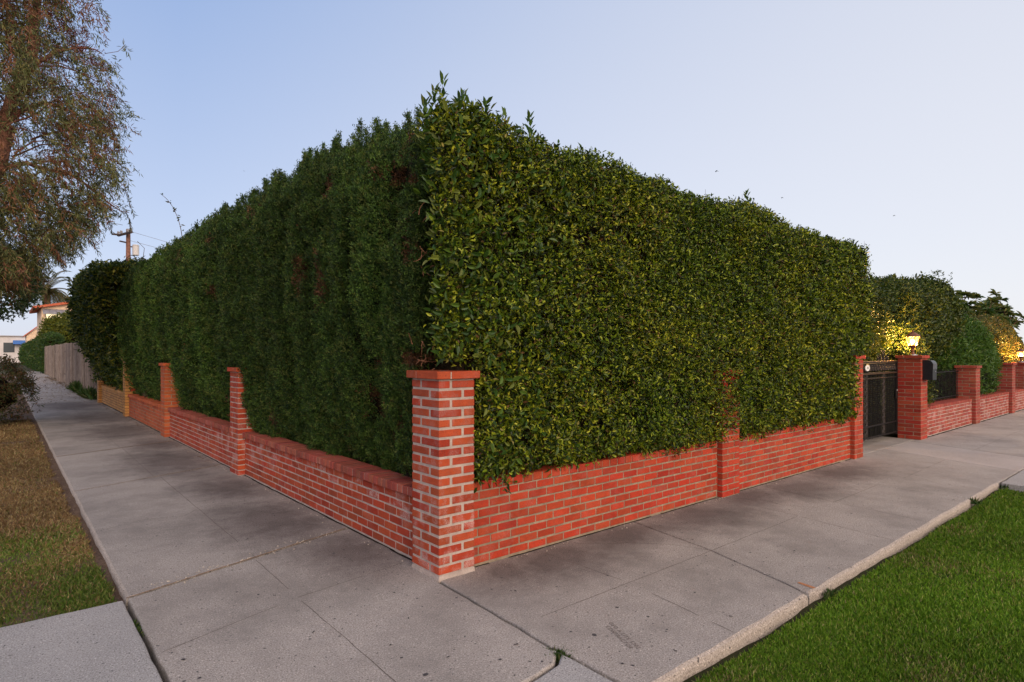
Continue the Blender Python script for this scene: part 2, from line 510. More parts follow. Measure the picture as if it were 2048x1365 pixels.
# corner pad
slab(A, [(UE, -1.50), (-0.44, -1.40), (-0.16, -1.36), (-0.045, -1.27), (-0.05, -1.2), (0.005, 0.0), (0.10, 0.12), (0.10, 1.66), (UE, 1.10)],
     gap=[0.02, 0.02, 0.02, 0.02, 0.016, 0.016, 0.012, 0.012, 0.02], r=0.012, m=0, wob=0.006)
for i in range(len(T) - 1):
    (a, b), (c, d) = T[i], T[i + 1]
    slab(A, [a, b, d, c], gap=[0.016, 0.0, 0.016, 0.0], r=0.009, nose={3: NOSE2}, mn=1, wob=0.005)
slab(A, [T[4][0], T[4][1], (0.15, 24.0), (UE, 24.0)], gap=0.01, nose={3: NOSE2}, mn=1)
for k in range(10):
    slab(A, [(UE, 24.0 + 4 * k), (0.15, 24.0 + 4 * k), (0.15, 28.0 + 4 * k), (UE, 28.0 + 4 * k)], gap=0.012, nose={3: NOSE2}, mn=1)
# right pavement
slab(A, [(-0.045, -1.27), (-0.04, VE), (1.79, VE), (2.10, -0.9), (2.30, 0.12), (0.10, 0.12), (0.005, 0.0), (-0.05, -1.2)],
     gap=[0.016, 0.02, 0.012, 0.01, 0.0, 0.0, 0.016, 0.016], nose={1: NOSE}, mn=1, wob=0.006)
slab(A, [(1.79, VE), (5.92, VE), (5.76, 0.12), (2.30, 0.12), (2.10, -0.9)], gap=[0.02, 0.008, 0, 0.01, 0.012], nose={0: NOSE}, mn=1, wob=0.006)
slab(A, [(5.92, VE), (7.2, VE), (8.35, VE), (9.06, 0.10), (5.76, 0.12)], gap=[0.02, 0.02, 0.008, 0.008, 0.008], nose={0: NOSE}, mn=1, wob=0.006)
slab(A, [(9.80, VE), (24.0, VE), (24.0, 0.12), (10.45, 0.10)], gap=0.02, wob=0.005)
slab(A, [(24.0, VE), (40.0, VE), (40.0, 0.12), (24.0, 0.12)], gap=0.012)
# gate recess
slab(A, [(7.85, 0.10), (9.72, 0.10), (9.95, 0.80), (7.85, 0.80)], gap=0.012)
slab(A, [(9.72, 0.10), (10.8, 0.10), (10.8, 0.80), (9.95, 0.80)], gap=0.012)
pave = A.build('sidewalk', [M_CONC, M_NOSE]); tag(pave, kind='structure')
A = Acc()
slab(A, [(8.35, VE), (9.80, VE), (10.45, 0.10), (9.06, 0.10)], gap=0.01, wob=0.004)
o = A.build('pale_band', [M_CONC3], pave)
A = Acc()
# crossing ramps to the kerb, and the driveway apron
slab(A, [(-6.0, 1.10), (-6.0, -1.5), (UE, -1.50), (UE, 1.10)], gap=[0.02, 0.02, 0.028, 0.02], r=0.012, wob=0.007)
slab(A, [(-2.0, -1.49), (-2.0, -7.0), (-0.04, -7.0), (-0.045, -1.27), (-0.16, -1.36), (-0.44, -1.40)], gap=0.022, r=0.012, wob=0.006)
slab(A, [(7.2, VE), (7.05, -7.0), (8.15, -7.0), (8.2, VE)], gap=0.02, wob=0.006)
slab(A, [(8.2, VE), (8.15, -7.0), (14.0, -7.0), (14.0, VE)], gap=0.02, wob=0.006)
ap = A.build('driveway_apron', [M_CONC2]); tag(ap, kind='structure')
# shallow score lines and sandy joints
def ribbon(acc, pts, wd, z=0.0015, wob=0.004, m=0, step=0.05, gapn=0.0, seed=0.0):
    for (a, b) in zip(pts[:-1], pts[1:]):
        a = np.array(a, float); b = np.array(b, float)
        L = np.linalg.norm(b - a); k = max(2, int(L / step))
        t = np.linspace(0, 1, k + 1)[:, None]
        P = a + (b - a) * t
        d = (b - a) / L; nn = np.array([-d[1], d[0]])
        Q = np.concatenate([P, np.zeros((len(P), 1))], 1)
        c = P + nn * (vn(Q, 6, seed + 2.1) * wob)[:, None]
        ww = wd * (0.65 + 0.5 * np.abs(vn(Q, 17, seed + 4.4)))
        l = c + nn * (ww / 2)[:, None]; r_ = c - nn * (ww / 2)[:, None]
        V = [(p[0], p[1], z) for p in l] + [(p[0], p[1], z) for p in r_]
        n = len(P); keep = vn(Q, 3.0, seed + 7.7)
        F = [(i, n + i, n + i + 1, i + 1) for i in range(n - 1) if keep[i] > -1 + gapn * 2]
        acc.add(V, F, m=m)
A = Acc()
for pts in [[(0.11, -0.90), (2.1, -0.90)], [(2.12, -0.90), (5.84, -0.88)], [(1.0, -0.06), (1.02, -0.88)], [(1.02, -0.92), (0.88, -1.78)],
            [(3.78, -0.05), (3.72, -0.88)], [(3.7, -0.92), (3.55, -1.78)], [(4.7, -0.05), (4.45, -1.78)],
            [(-0.84, 1.36), (-0.80, 5.4)], [(-0.86, 5.5), (-0.82, 8.6)], [(-0.84, 8.7), (-0.8, 18.8)],
            [(-1.72, 0.12), (-0.88, 0.37), (-0.02, 0.50)], [(-0.9, -1.4), (-0.88, 0.3), (-0.86, 1.3)],
            
            [(9.95, -0.95), (14.4, -0.9)], [(12.6, 0.05), (12.4, -1.8)], [(15.3, 0.05), (15.1, -1.8)], [(19, 0.05), (18.8, -1.8)], [(6.6, -0.95), (8.6, -0.9)]]:
    ribbon(A, pts, 0.0050, gapn=0.22, seed=pts[0][0])
M_SCORE = simple('score_dirt', (0.13, 0.10, 0.085), 1.0, var=0.4, vs=30, spec=0.1)
A.build('score_line', [M_SCORE], pave)
A = Acc()
for (a, b), g_ in zip(T[:4], (0.02, 0.012, 0.03, 0.02)):
    ribbon(A, [a, (b[0] - 0.05, b[1])], g_, z=0.0022, wob=0.006, gapn=0.1, seed=a[1])
A.build('sand_fill', [M_SAND], pave)
A = Acc()
for pts in ([(1.35, -0.05), (1.55, -0.22), (1.72, -0.30), (1.98, -0.62), (2.09, -0.88)], [(3.9, -0.06), (4.05, -0.35), (4.0, -0.6), (4.2, -0.86)], [(-1.74, 3.05), (-1.35, 3.2), (-1.0, 3.12), (-0.84, 3.3)], [(6.6, -1.8), (6.5, -1.4), (6.75, -1.1)]):
    ribbon(A, pts, 0.0035, z=0.0018, wob=0.012, step=0.02, gapn=0.05, seed=pts[0][0] * 3)
A.build('hairline_crack', [M_JOINT], pave)
A = Acc(); rq = random.Random(12)
for i in range(150):
    if i % 2: gx, gy = rq.uniform(-1.7, -0.05), -1.3 + 9 * rq.random() ** 1.7
    else: gx, gy = 0.1 + 8 * rq.random() ** 1.3, rq.uniform(-1.75, -0.1)
    r_ = rq.uniform(0.004, 0.011) * (1.5 if rq.random() < 0.12 else 1); k = 9
    V = [(gx + r_ * math.cos(2 * math.pi * j / k) * rq.uniform(.6, 1.25), gy + r_ * math.sin(2 * math.pi * j / k) * rq.uniform(.6, 1.25), 0.0012 + i * 4e-6) for j in range(k)]
    A.add(V, [tuple(range(k))])
A.build('gum_spots', [simple('old_gum', (0.07, 0.06, 0.06), 0.8, var=0.3, vs=50)], pave)
A = Acc()
# old orange paint dash by the pavement edge
ribbon(A, [(1.92, -1.80), (1.94, -1.68)], 0.035, z=0.0026, wob=0.003)
M_OPAINT = simple('faded_orange_paint', (0.42, 0.17, 0.07), 0.9, var=0.4, vs=150)
A.build('paint_mark', [M_OPAINT], pave)
# dirt line where walls meet pavement
A = Acc()
ribbon(A, [(0.080, 0.42), (0.080, 20.0)], 0.028, z=0.0030, wob=0.01, seed=1.5)
ribbon(A, [(0.35, 0.055), (7.58, 0.055)], 0.022, z=0.0030, gapn=0.25, wob=0.008, seed=3.5)
ribbon(A, [(11.1, 0.05), (30, 0.05)], 0.05, z=0.0030, wob=0.012, seed=5.5)
A.build('dirt_line', [M_JOINT], pave)

# ------------------------------------------------------------------ brickwork
rb = random.Random(11)
RED = (0.43, 0.060, 0.021)
GLOW_ORG = (0.50, 0.110, 0.035)  # orange glow on the left side, put into the brick colour
GLOW_TAN = (0.50, 0.240, 0.070)  # yellow glow at the far left end, painted as brick colour
ROSE = (0.36, 0.085, 0.055)
def bt(base, eff=0.0, var=0.20):
    k = 1 + rb.uniform(-var, var); h = rb.uniform(-0.014, 0.020)
    e = max(0.0, min(1.0, eff * rb.uniform(0.3, 1.5)))
    return (base[0] * k, max(0.01, base[1] * k + h), max(0.01, base[2] * k + h * 0.25), e)
def pinwheel(acc, x0, y0, S_, z, hh, cw, joint, tintf, ch=0.003, Sx=None):
    """one course of four bricks round a square column"""
    wd = S_ * 0.30; L = S_ - wd - joint; kx = (Sx or S_) / S_
    if cw: rects = [(0, 0, L, wd), (S_ - wd, 0, wd, L), (wd + joint, S_ - wd, L, wd), (0, wd + joint, wd, L)]
    else: rects = [(wd + joint, 0, L, wd), (0, 0, wd, L), (0, S_ - wd, L, wd), (S_ - wd, wd + joint, wd, L)]
    for (x, y, a, b) in rects:
        j = rb.uniform(-0.002, 0.002)
        x, a = x * kx, a * kx
        acc.box((x0 + x + a / 2 + j, y0 + y + b / 2 + j, z + hh / 2 + rb.uniform(-.001, .001)), (a / 2, b / 2, hh / 2), tintf(x0 + x, y0 + y + b / 2, z), ch)

def pillar(label, x, y, S_, H_, cap_o=0.03, courses=20, base=RED, eff=0.3, mortar=None, joint=0.017, group='brick pillars of the boundary wall', footing=0.0, tintf=None, cap=True, Sx=None):
    Sx = Sx or S_
    t = thing('brick_pillar', label, 'pillar', (x + S_ / 2, y + S_ / 2, 0), group)
    mortar = mortar or M_MORT_G
    tf = tintf or (lambda px, py, z: bt(base, eff if z < 0.62 else eff * 0.45))
    capz = 0.058 if cap else 0.0
    pitch = (H_ - capz - footing - 0.004) / courses
    A = Acc()
    for k in range(courses):
        pinwheel(A, x, y, S_, footing + k * pitch + joint * 0.5, pitch - joint * 0.85, k % 2 == courses % 2, joint * 1.2, tf, Sx=Sx)
    A.build('brickwork', [M_BRICK], t)
    B = Acc()
    B.box((x + Sx / 2, y + S_ / 2, (footing + H_ - capz) / 2 - 0.001), (Sx / 2 - 0.005, S_ / 2 - 0.005, (H_ - capz - footing) / 2 + 0.001))
    B.build('mortar', [mortar], t)
    if cap:
        C = Acc()
        Sc = S_ + 2 * cap_o; Scx = Sx + 2 * cap_o
        pinwheel(C, x - cap_o, y - cap_o, Sc, H_ - capz + 0.002, capz - 0.002, False, 0.012, lambda a, b, z: bt(base, 0.1), 0.004, Sx=Scx)
        C.box((x + Sx / 2, y + S_ / 2, H_ - capz / 2), (Scx / 2 - 0.006, Sc / 2 - 0.006, capz / 2 - 0.004), (0.35, 0.3, 0.27, 0), m=1)
        C.build('cap', [M_BRICK, mortar], t)
    if footing:
        D = Acc(); n = 10
        ring = []
        for s in range(4):
            for k in range(n):
                f = k / n
                p = [(f, 0), (1, f), (1 - f, 1), (0, 1 - f)][s]
                ring.append(p)
        V = []; L_ = [(0.003, -0.01), (0.001, footing * 0.4), (-0.002, footing), (-0.02, footing + 0.004)]
        for (o_, z) in L_:
            for (fx, fy) in ring:
                cx, cy = fx - 0.5, fy - 0.5
                s2 = (S_ / 2 + o_) / max(abs(cx), abs(cy)); sx2 = (Sx / 2 + o_) / max(abs(cx), abs(cy))
                q = (x + Sx / 2 + cx * sx2, y + S_ / 2 + cy * s2, z)
                jt = mnoise.noise(Vector(q) * 16) * 0.008
                V.append((q[0] + jt, q[1] - jt, z + jt * (0.8 if z > 0 else 0)))
        m_ = len(ring)
        F = [(l * m_ + i, l * m_ + (i + 1) % m_, (l + 1) * m_ + (i + 1) % m_, (l + 1) * m_ + i) for l in range(3) for i in range(m_)]
        F.append(tuple(3 * m_ + i for i in range(m_)))
        D.add(V, F)
        D.build('footing', [M_MORT_P], t)
    return t

def wall(label, axis, a0, a1, face, courses, pitch, z0, bricklen, cop_h, cop_out, cop_pitch, basef, efff, mortar, thick=0.22, joint=0.011, group='low brick walls of the boundary', vjoint=0.011, cop_depth=0.23, grey_top=False):
    """axis 'y': left wall (face looks to -X); axis 'x': right wall (face looks to -Y)"""
    def place(s, d, z): return (s, d, z) if axis == 'x' else (d, s, z)
    def half(ls, ld, lz): return (ls, ld, lz) if axis == 'x' else (ld, ls, lz)
    t = thing('brick_wall', label, 'wall', place((a0 + a1) / 2, face + thick / 2, 0), group)
    A = Acc()
    for k in range(courses):
        s = a0 - (0.5 if k % 2 else 0.0) * bricklen - rb.uniform(0, 0.03)
        z = z0 + k * pitch
        while s < a1:
            l = bricklen + rb.uniform(-0.006, 0.006)
            b0, b1 = max(s + vjoint / 2, a0), min(s + l - vjoint / 2, a1)
            if b1 - b0 > 0.02:
                c = (b0 + b1) / 2
                pr = rb.uniform(-0.0015, 0.0015)
                zj = rb.uniform(-0.002, 0.002)
                A.box(place(c, face + 0.05 + pr, z + pitch / 2 + zj), half((b1 - b0) / 2, 0.05, (pitch - joint) / 2), bt(basef(c, z), efff(c, z)), 0.003)
            s += l
    A.build('brickwork', [M_BRICK], t)
    ztop = z0 + courses * pitch
    B = Acc()
    B.box(place((a0 + a1) / 2, face + 0.0035 + thick / 2, (ztop + 0.004) / 2 - 0.004), half((a1 - a0) / 2 - 0.001, thick / 2, (ztop + 0.004) / 2 + 0.006))
    B.build('mortar', [mortar], t)
    C = Acc(); s = a0
    while s < a1 - 0.02:
        b1 = min(s + cop_pitch, a1)
        c = (s + b1) / 2
        C.box(place(c, face - cop_out + cop_depth / 2 + rb.uniform(-.003, .003), ztop + 0.004 + cop_h / 2 + rb.uniform(-.0015, .0015)), half((b1 - s) / 2 - 0.005, cop_depth / 2, cop_h / 2), bt(basef(c, ztop), 0.15), 0.005)
        s = b1
    C.box(place((a0 + a1) / 2, face - cop_out + cop_depth / 2 + 0.003, ztop + cop_h / 2 + 0.002), half((a1 - a0) / 2 - 0.002, cop_depth / 2 - 0.004, cop_h / 2 - 0.005), (0.3, 0.25, 0.2, 0), m=1)
    C.build('coping', [M_BRICK, mortar], t)
    return t

# corner and left-hand pillars
pillar('tall corner brick pillar with thick pale mortar joints, nearest of all, where the two walls meet', 0, 0, 0.372, 1.505, courses=20, base=RED, eff=0.75, mortar=M_MORT_P, joint=0.023, footing=0.028, cap_o=0.032, Sx=0.318)
def split_tint(face_x, west, south):
    return lambda px, py, z: bt(west if px < face_x + 0.13 and py > 0 else south, 0.1)
pillar('brick pillar with pale joints, second from the corner along the cypress side', 0, 4.83, 0.372, 1.44, courses=20, base=RED, eff=0.7, mortar=M_MORT_P, joint=0.016)
pillar('brick pillar half swallowed by cypress, third from the corner on the left pavement', 0, 9.59, 0.372, 1.44, courses=20, base=GLOW_ORG, eff=0.1, mortar=M_MORT_G, joint=0.012)
def p4t(px, py, z):
    return bt(GLOW_TAN if px < 0.01 else RED, 0.1)  # bricks on the pavement-side face carry the painted glow
pillar('red brick pillar with warm glow painted tan on its pavement side, fourth from the corner, where cypress gives way to leafy hedge', 0, 14.5, 0.372, 1.50, courses=20, base=GLOW_TAN, eff=0.1, mortar=M_MORT_D, joint=0.012, tintf=p4t)
def p5t(px, py, z):
    return bt(GLOW_TAN if px < 0.01 else RED, 0.1)
pillar('short brick end pillar with warm glow painted tan beside the weathered grey fence', 0, 20.08, 0.372, 0.74, courses=10, base=GLOW_TAN, eff=0.1, mortar=M_MORT_D, joint=0.012, tintf=p5t, cap=False)
# left walls
def effL(c, z):
    if c < 4.9: return 0.85 if (z > 0.36 or c < 0.7 and z > .2 or (c > 3.6 and z > .2)) else 0.12
    return (0.9 if c < 7.4 else 0.25) if z > 0.1 else 0.4
wall('low red brick wall under the cypress, running from the corner pillar to the second pillar', 'y', 0.375, 4.827, 0.088, 7, 0.0705, 0.012, 0.205, 0.07, 0.035, 0.082,
     lambda c, z: RED if z < 0.5 else ROSE, effL, M_MORT_P, joint=0.013, thick=0.18)
wall('low red brick wall with whitish lime bloom between the second and third pillars', 'y', 5.205, 9.587, 0.088, 7, 0.0705, 0.012, 0.205, 0.07, 0.035, 0.082,
     lambda c, z: RED if z < 0.5 else ROSE, effL, M_MORT_P, joint=0.012)
wall('low brick wall with warm glow painted orange between the third and fourth pillars of the cypress side', 'y', 9.965, 14.497, 0.088, 7, 0.0705, 0.012, 0.205, 0.07, 0.035, 0.082,
     lambda c, z: GLOW_ORG, lambda c, z: 0.1, M_MORT_G)
wall('low brick wall with yellow glow painted tan beneath the bulging leafy hedge at the far end', 'y', 14.875, 20.077, 0.088, 7, 0.0705, 0.012, 0.205, 0.07, 0.02, 0.082,
     lambda c, z: GLOW_TAN, lambda c, z: 0.05, M_MORT_D)
# right walls and pillars
FR = 0.062
def effR(c, z): return 0.12 if z > 0.08 else 0.25
REDR = (0.47, 0.050, 0.019)
wall('low bright red brick wall under the leafy hedge, starting at the corner pillar', 'x', 0.321, 3.797, FR, 8, 0.0705, 0.012, 0.205, 0.066, 0.004, 0.108,
     lambda c, z: REDR, effR, M_MORT_G, joint=0.015, vjoint=0.010)
wall('low bright red brick wall between the hedge pillar stub and the gate pillar', 'x', 4.173, 7.587, FR, 8, 0.0715, 0.012, 0.205, 0.066, 0.004, 0.108,
     lambda c, z: REDR, effR, M_MORT_G, joint=0.015, vjoint=0.010)
pillar('red brick pillar almost buried in the leafy hedge, halfway along the right wall', 3.80, 0, 0.372, 1.44, base=REDR, eff=0.1, courses=20, joint=0.014)
pillar('slim red brick pillar at the left jamb of the iron gate', 7.59, 0, 0.33, 1.60, base=REDR, eff=0.15, courses=21, joint=0.0115)
pillar('red brick gate pillar that carries the lit lantern and the mailbox', 10.74, 0, 0.385, 1.59, base=(0.40, 0.05, 0.025), eff=0.1, courses=21, joint=0.0115)
D_RED = (0.36, 0.062, 0.040)
pillar('knee-high-walled brick pillar between the first two iron fence panels', 14.66, 0, 0.38, 1.34, base=D_RED, eff=0.2, courses=18, joint=0.012)
pillar('brick pillar right of the second iron fence panel, before the far lamp', 18.40, 0, 0.38, 1.36, base=D_RED, eff=0.2, courses=18, joint=0.012)
pillar('brick pillar at the right picture edge carrying the far lamp', 20.6, 0, 0.40, 1.36, base=D_RED, eff=0.2, courses=18, joint=0.012)
for (a0, a1, lab) in ((11.13, 14.657, 'low faded red brick wall right of the gate with an ivy sprig over its coping'), (15.045, 18.397, 'low faded red brick wall under the second iron fence panel'),
                      (18.785, 20.597, 'short low brick wall just before the pillar at the right edge')):
    wall(lab, 'x', a0, a1, 0.075, 7, 0.0715, 0.012, 0.205, 0.066, 0.004, 0.085, lambda c, z: D_RED if c > 12.5 else (0.40, 0.075, 0.05), lambda c, z: 0.7, M_MORT_P, joint=0.012, thick=0.36, cop_depth=0.40)

# ------------------------------------------------------------------ foliage machinery
def leaves(name, P, A_, Nn, L, W, C, mat, parent, oval=True, curl=0.12, fold=0.18):
    n = len(P)
    A_ = unit(A_); X = unit(np.cross(A_, Nn)); Z = np.cross(X, A_)
    L = np.asarray(L)[:, None] if np.ndim(L) else np.full((n, 1), L); W = np.asarray(W)[:, None] if np.ndim(W) else np.full((n, 1), W)
    if oval:
        rows = [P, P + A_ * L * .26 + X * W * .42 + Z * W * fold, P + A_ * L * .62 + X * W * .40 + Z * W * fold * .8,
                P + A_ * L - Z * L * curl, P + A_ * L * .62 - X * W * .40 + Z * W * fold * .8, P + A_ * L * .26 - X * W * .42 + Z * W * fold]
        V = np.stack(rows, 1).reshape(-1, 3)
        b = np.arange(n)[:, None] * 6
        F = np.concatenate([b + np.array([[0, 1, 2, 3]]), b + np.array([[0, 3, 4, 5]])], 0)
        k = 6
    else:
        rows = [P, P + A_ * L * .45 + X * W * .5 + Z * W * fold, P + A_ * L - Z * L * curl, P + A_ * L * .45 - X * W * .5 + Z * W * fold]
        V = np.stack(rows, 1).reshape(-1, 3)
        b = np.arange(n)[:, None] * 4
        F = np.concatenate([b + np.array([[0, 1, 2]]), b + np.array([[0, 2, 3]])], 0)
        k = 4
    Cc = np.repeat(np.concatenate([C, np.ones((n, 1))], 1), k, axis=0)
    return fast_mesh(name, V, F, mat, parent, Cc)

def pal(rng, n, cols, wts, bright=None, var=0.25):
    cols = np.array(cols); wts = np.array(wts, float); wts /= wts.sum()
    i = rng.choice(len(cols), n, p=wts)
    c = cols[i] * (1 + rng.uniform(-var, var, (n, 1)))
    if bright is not None: c = c * bright[:, None]
    return np.clip(c, 0.002, 1)

class Hedge:
    """clipped hedge: profile [(d, z)] swept along an axis. 'x': face looks to -Y at v=face; 'y': face looks to -X at u=face"""
    def __init__(s, axis, a0, a1, face, prof, zref, topf, dispf):
        s.axis, s.a0, s.a1, s.face = axis, a0, a1, face
        s.prof = np.array(prof, float); s.zref = zref; s.topf = topf; s.dispf = dispf
        d = np.diff(s.prof, axis=0); s.seg = np.linalg.norm(d, axis=1); s.cum = np.concatenate([[0], np.cumsum(s.seg)])
        s.z0 = s.prof[0, 1]
        nx = -d[:, 1]; nz = d[:, 0]
        s.nrm = np.stack([nx, nz], 1) / s.seg[:, None]
    def world(s, a, d, z):
        return np.stack([a, s.face + d, z], 1) if s.axis == 'x' else np.stack([s.face + d, a, z], 1)
    def wn(s, na, nd, nz):
        return np.stack([na, nd, nz], 1) if s.axis == 'x' else np.stack([nd, na, nz], 1)
    def zmap(s, a, z):
        return s.z0 + (z - s.z0) * (s.topf(a) - s.z0) / (s.zref - s.z0)
    def at(s, a, t):
        i = np.clip(np.searchsorted(s.cum, t, side='right') - 1, 0, len(s.seg) - 1)
        f = (t - s.cum[i]) / s.seg[i]
        p = s.prof[i] * (1 - f)[:, None] + s.prof[i + 1] * f[:, None]
        # smooth normal
        j = np.clip(i + np.where(f > .5, 1, -1), 0, len(s.seg) - 1)
        w_ = np.abs(f - .5)[:, None]
        nn = s.nrm[i] * (1 - w_) + s.nrm[j] * w_
        nn /= np.linalg.norm(nn, axis=1)[:, None]
        return s.world(a, p[:, 0], s.zmap(a, p[:, 1])), s.wn(np.zeros(len(a)), nn[:, 0], nn[:, 1])
    def sample(s, rng, dens, lod=5.0, tmax=None, tmin=0.0, ends=(True, True)):
        T_ = s.cum[-1] if tmax is None else tmax
        n = int(dens * (s.a1 - s.a0) * (T_ - tmin))
        a = rng.uniform(s.a0, s.a1, n); t = rng.uniform(tmin, T_, n)
        P, Nn = s.at(a, t)
        Ps, Ns = [P], [Nn]
        for e, (aa, sg) in enumerate(((s.a0, -1), (s.a1, 1))):
            if not ends[e]: continue
            dmax = s.prof[:, 0].max(); dmin = s.prof[:, 0].min(); z1 = s.prof[:, 1].max()
            n2 = int(dens * (dmax - dmin) * (z1 - s.z0))
            d = rng.uniform(dmin, dmax, n2); z = rng.uniform(s.z0, z1, n2)
            fr = np.array([np.interp(z, s.prof[:s.ktop, 1], s.prof[:s.ktop, 0])]).ravel()
            ok = d > fr
            d, z = d[ok], z[ok]
            aa_ = np.full(len(d), aa)
            Ps.append(s.world(aa_, d, s.zmap(aa_, z)))
            Ns.append(s.wn(np.full(len(d), float(sg)), np.full(len(d), -0.15), np.full(len(d), 0.1)))
        P = np.concatenate(Ps); Nn = unit(np.concatenate(Ns))
        dist = np.linalg.norm(P - CAM, axis=1)
        sc = np.maximum(1.0, dist / lod)
        keep = rng.random(len(P)) < 1 / sc ** 2
        return P[keep], Nn[keep], sc[keep]
    ktop = 4
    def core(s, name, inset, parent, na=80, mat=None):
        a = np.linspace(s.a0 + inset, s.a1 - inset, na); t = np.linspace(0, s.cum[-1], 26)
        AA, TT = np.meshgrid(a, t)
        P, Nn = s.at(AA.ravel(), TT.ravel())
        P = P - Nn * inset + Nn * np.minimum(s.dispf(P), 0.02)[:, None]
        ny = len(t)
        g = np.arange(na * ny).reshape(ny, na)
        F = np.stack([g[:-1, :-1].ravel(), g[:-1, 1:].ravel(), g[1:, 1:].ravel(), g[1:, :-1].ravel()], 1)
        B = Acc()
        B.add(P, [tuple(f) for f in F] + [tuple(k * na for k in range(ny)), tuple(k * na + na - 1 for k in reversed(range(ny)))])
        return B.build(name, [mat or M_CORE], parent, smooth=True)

FIC_COLS = [(0.018, 0.038, 0.004), (0.080, 0.130, 0.007), (0.20, 0.26, 0.010), (0.42, 0.44, 0.035), (0.15, 0.080, 0.030), (0.28, 0.24, 0.06)]
FIC_W = [0.32, 0.27, 0.24, 0.12, 0.03, 0.02]
def ficus_leaves(hd, rng, dens, L0, parent, lod=5.0, cols=FIC_COLS, wts=FIC_W, ends=(True, True), per=5, tmax=None, name='foliage', jit=0.07, shell=0.22, extra=None, mat=None, lratio=0.46):
    P, Nn, sc = hd.sample(rng, dens / per, lod, tmax=tmax, ends=ends)
    if extra is not None:
        P = np.concatenate([P, extra[0]]); Nn = np.concatenate([Nn, extra[1]]); sc = np.concatenate([sc, extra[2]])
    dp = hd.dispf(P)
    n = len(P)
    depth = rng.random(n) ** 1.25 * shell
    # open pockets: fewer twigs
    keep = (vn(P, 4.5, 11.0) + rng.uniform(-0.6, 0.6, n)) > -0.42
    P = P + Nn * (dp - depth)[:, None]
    P, Nn, sc, depth = P[keep], Nn[keep], sc[keep], depth[keep]; n = len(P)
    tw = unit(Nn * 0.75 + np.array([0, 0, 0.45]) + rng.normal(0, 0.55, (n, 3)))
    tl = L0 * sc * rng.uniform(0.9, 1.7, n)
    PP = []; AA = []; NN = []; LL = []; SC = []; DD = []
    for k in range(per):
        f = (k + rng.random(n)) / per
        p = P + tw * (tl * f)[:, None] + rng.normal(0, 0.012, (n, 3)) * sc[:, None]
        rad = unit(np.cross(tw, rng.normal(0, 1, (n, 3))))
        a = unit(tw * rng.uniform(0.35, 1.0, n)[:, None] + rad * 0.8 + rng.normal(0, 0.15, (n, 3)))
        nn_ = unit(np.cross(np.cross(a, tw), a) + rng.normal(0, 0.45, (n, 3)) + Nn * 0.35)
        PP.append(p); AA.append(a); NN.append(nn_); SC.append(sc); DD.append(depth)
        LL.append(L0 * sc ** 0.92 * rng.uniform(0.45, 1.5, n) * (1.0 - 0.25 * (k == per - 1)))
    P2 = np.concatenate(PP); A2 = np.concatenate(AA); N2 = np.concatenate(NN); L2 = np.concatenate(LL)
    C = pal(rng, len(P2), cols, wts)
    # regional tone: whole sprays greener or yellower
    tone = vn(P2, 1.7, 5.0)
    C[:, 0] *= 1 + 0.25 * tone; C[:, 1] *= 1 + 0.12 * tone
    leaves(name, P2, A2, N2, L2, L2 * lratio, C, mat or M_FICUS, parent)
    # bare twigs
    m_ = rng.random(n) < 0.22
    Pa = P[m_] - tw[m_] * 0.05; Ta = tw[m_]; la = tl[m_] + 0.05; wa = 0.0035 * sc[m_]
    leaves('twigs', Pa, Ta, rng.normal(0, 1, Pa.shape), la, wa, pal(rng, len(Pa), [(0.12, 0.07, 0.03), (0.07, 0.04, 0.02)], [1, 1]), M_CYP, parent, oval=False, curl=0.05)
    return P2

# ---- right-hand leafy hedge
def itp(xs, ys): return lambda a: np.interp(a, xs, ys)
topR = itp([-0.1, 0.05, 0.35, 0.8, 1.5, 1.75, 2.4, 3.3, 4.1, 4.4, 5.6, 6.6, 7.6, 8.2], [3.42, 3.45, 3.55, 3.47, 3.44, 3.47, 3.42, 3.38, 3.36, 3.45, 3.33, 3.33, 3.34, 3.30])
def dispR(P):
    return 0.03 * vn(P, 1.3, 2.0) + 0.035 * vn(P, 3.6, 8.0) + 0.025 * vn(P, 9, 4.0)
profR = [(0.40, 0.0), (0.30, 0.55), (0.07, 0.64), (-0.05, 0.78), (-0.08, 1.5), (-0.08, 3.15), (0.0, 3.36), (0.30, 3.42), (1.1, 3.42), (1.25, 0.7)]
HR = Hedge('x', 0.02, 7.98, 0.0, profR, 3.42, topR, dispR)
HR.ktop = 8
t = thing('leafy_hedge', 'big clipped broad-leaved hedge with glossy yellow-green leaves over the right brick wall', 'hedge', (4, 0.6, 0))
rng = np.random.default_rng(21)
# leave the corner pillar free: below its cap the hedge starts right of it
_s = HR.sample
def sampR(rng, dens, lod=5.0, tmax=None, ends=(True, True), **k):
    P, Nn, sc = _s(rng, dens, lod, tmax=tmax, ends=ends)
    bad = (P[:, 0] < 0.345) & (P[:, 2] < 1.60)
    # push twigs that would poke through the pillar to its right side
    bad |= (P[:, 0] > 7.52) & (P[:, 2] < 1.66)
    bad |= (P[:, 0] < 0.32) & (P[:, 1] > np.where(P[:, 2] < 2.8, 0.10, 0.20))
    hs = rng.random(len(P)) < 0.5
    bad |= (P[:, 0] > 3.78) & (P[:, 0] < 4.2) & (P[:, 2] < 0.80)
    return P[~bad], Nn[~bad], sc[~bad]
HR.sample = sampR
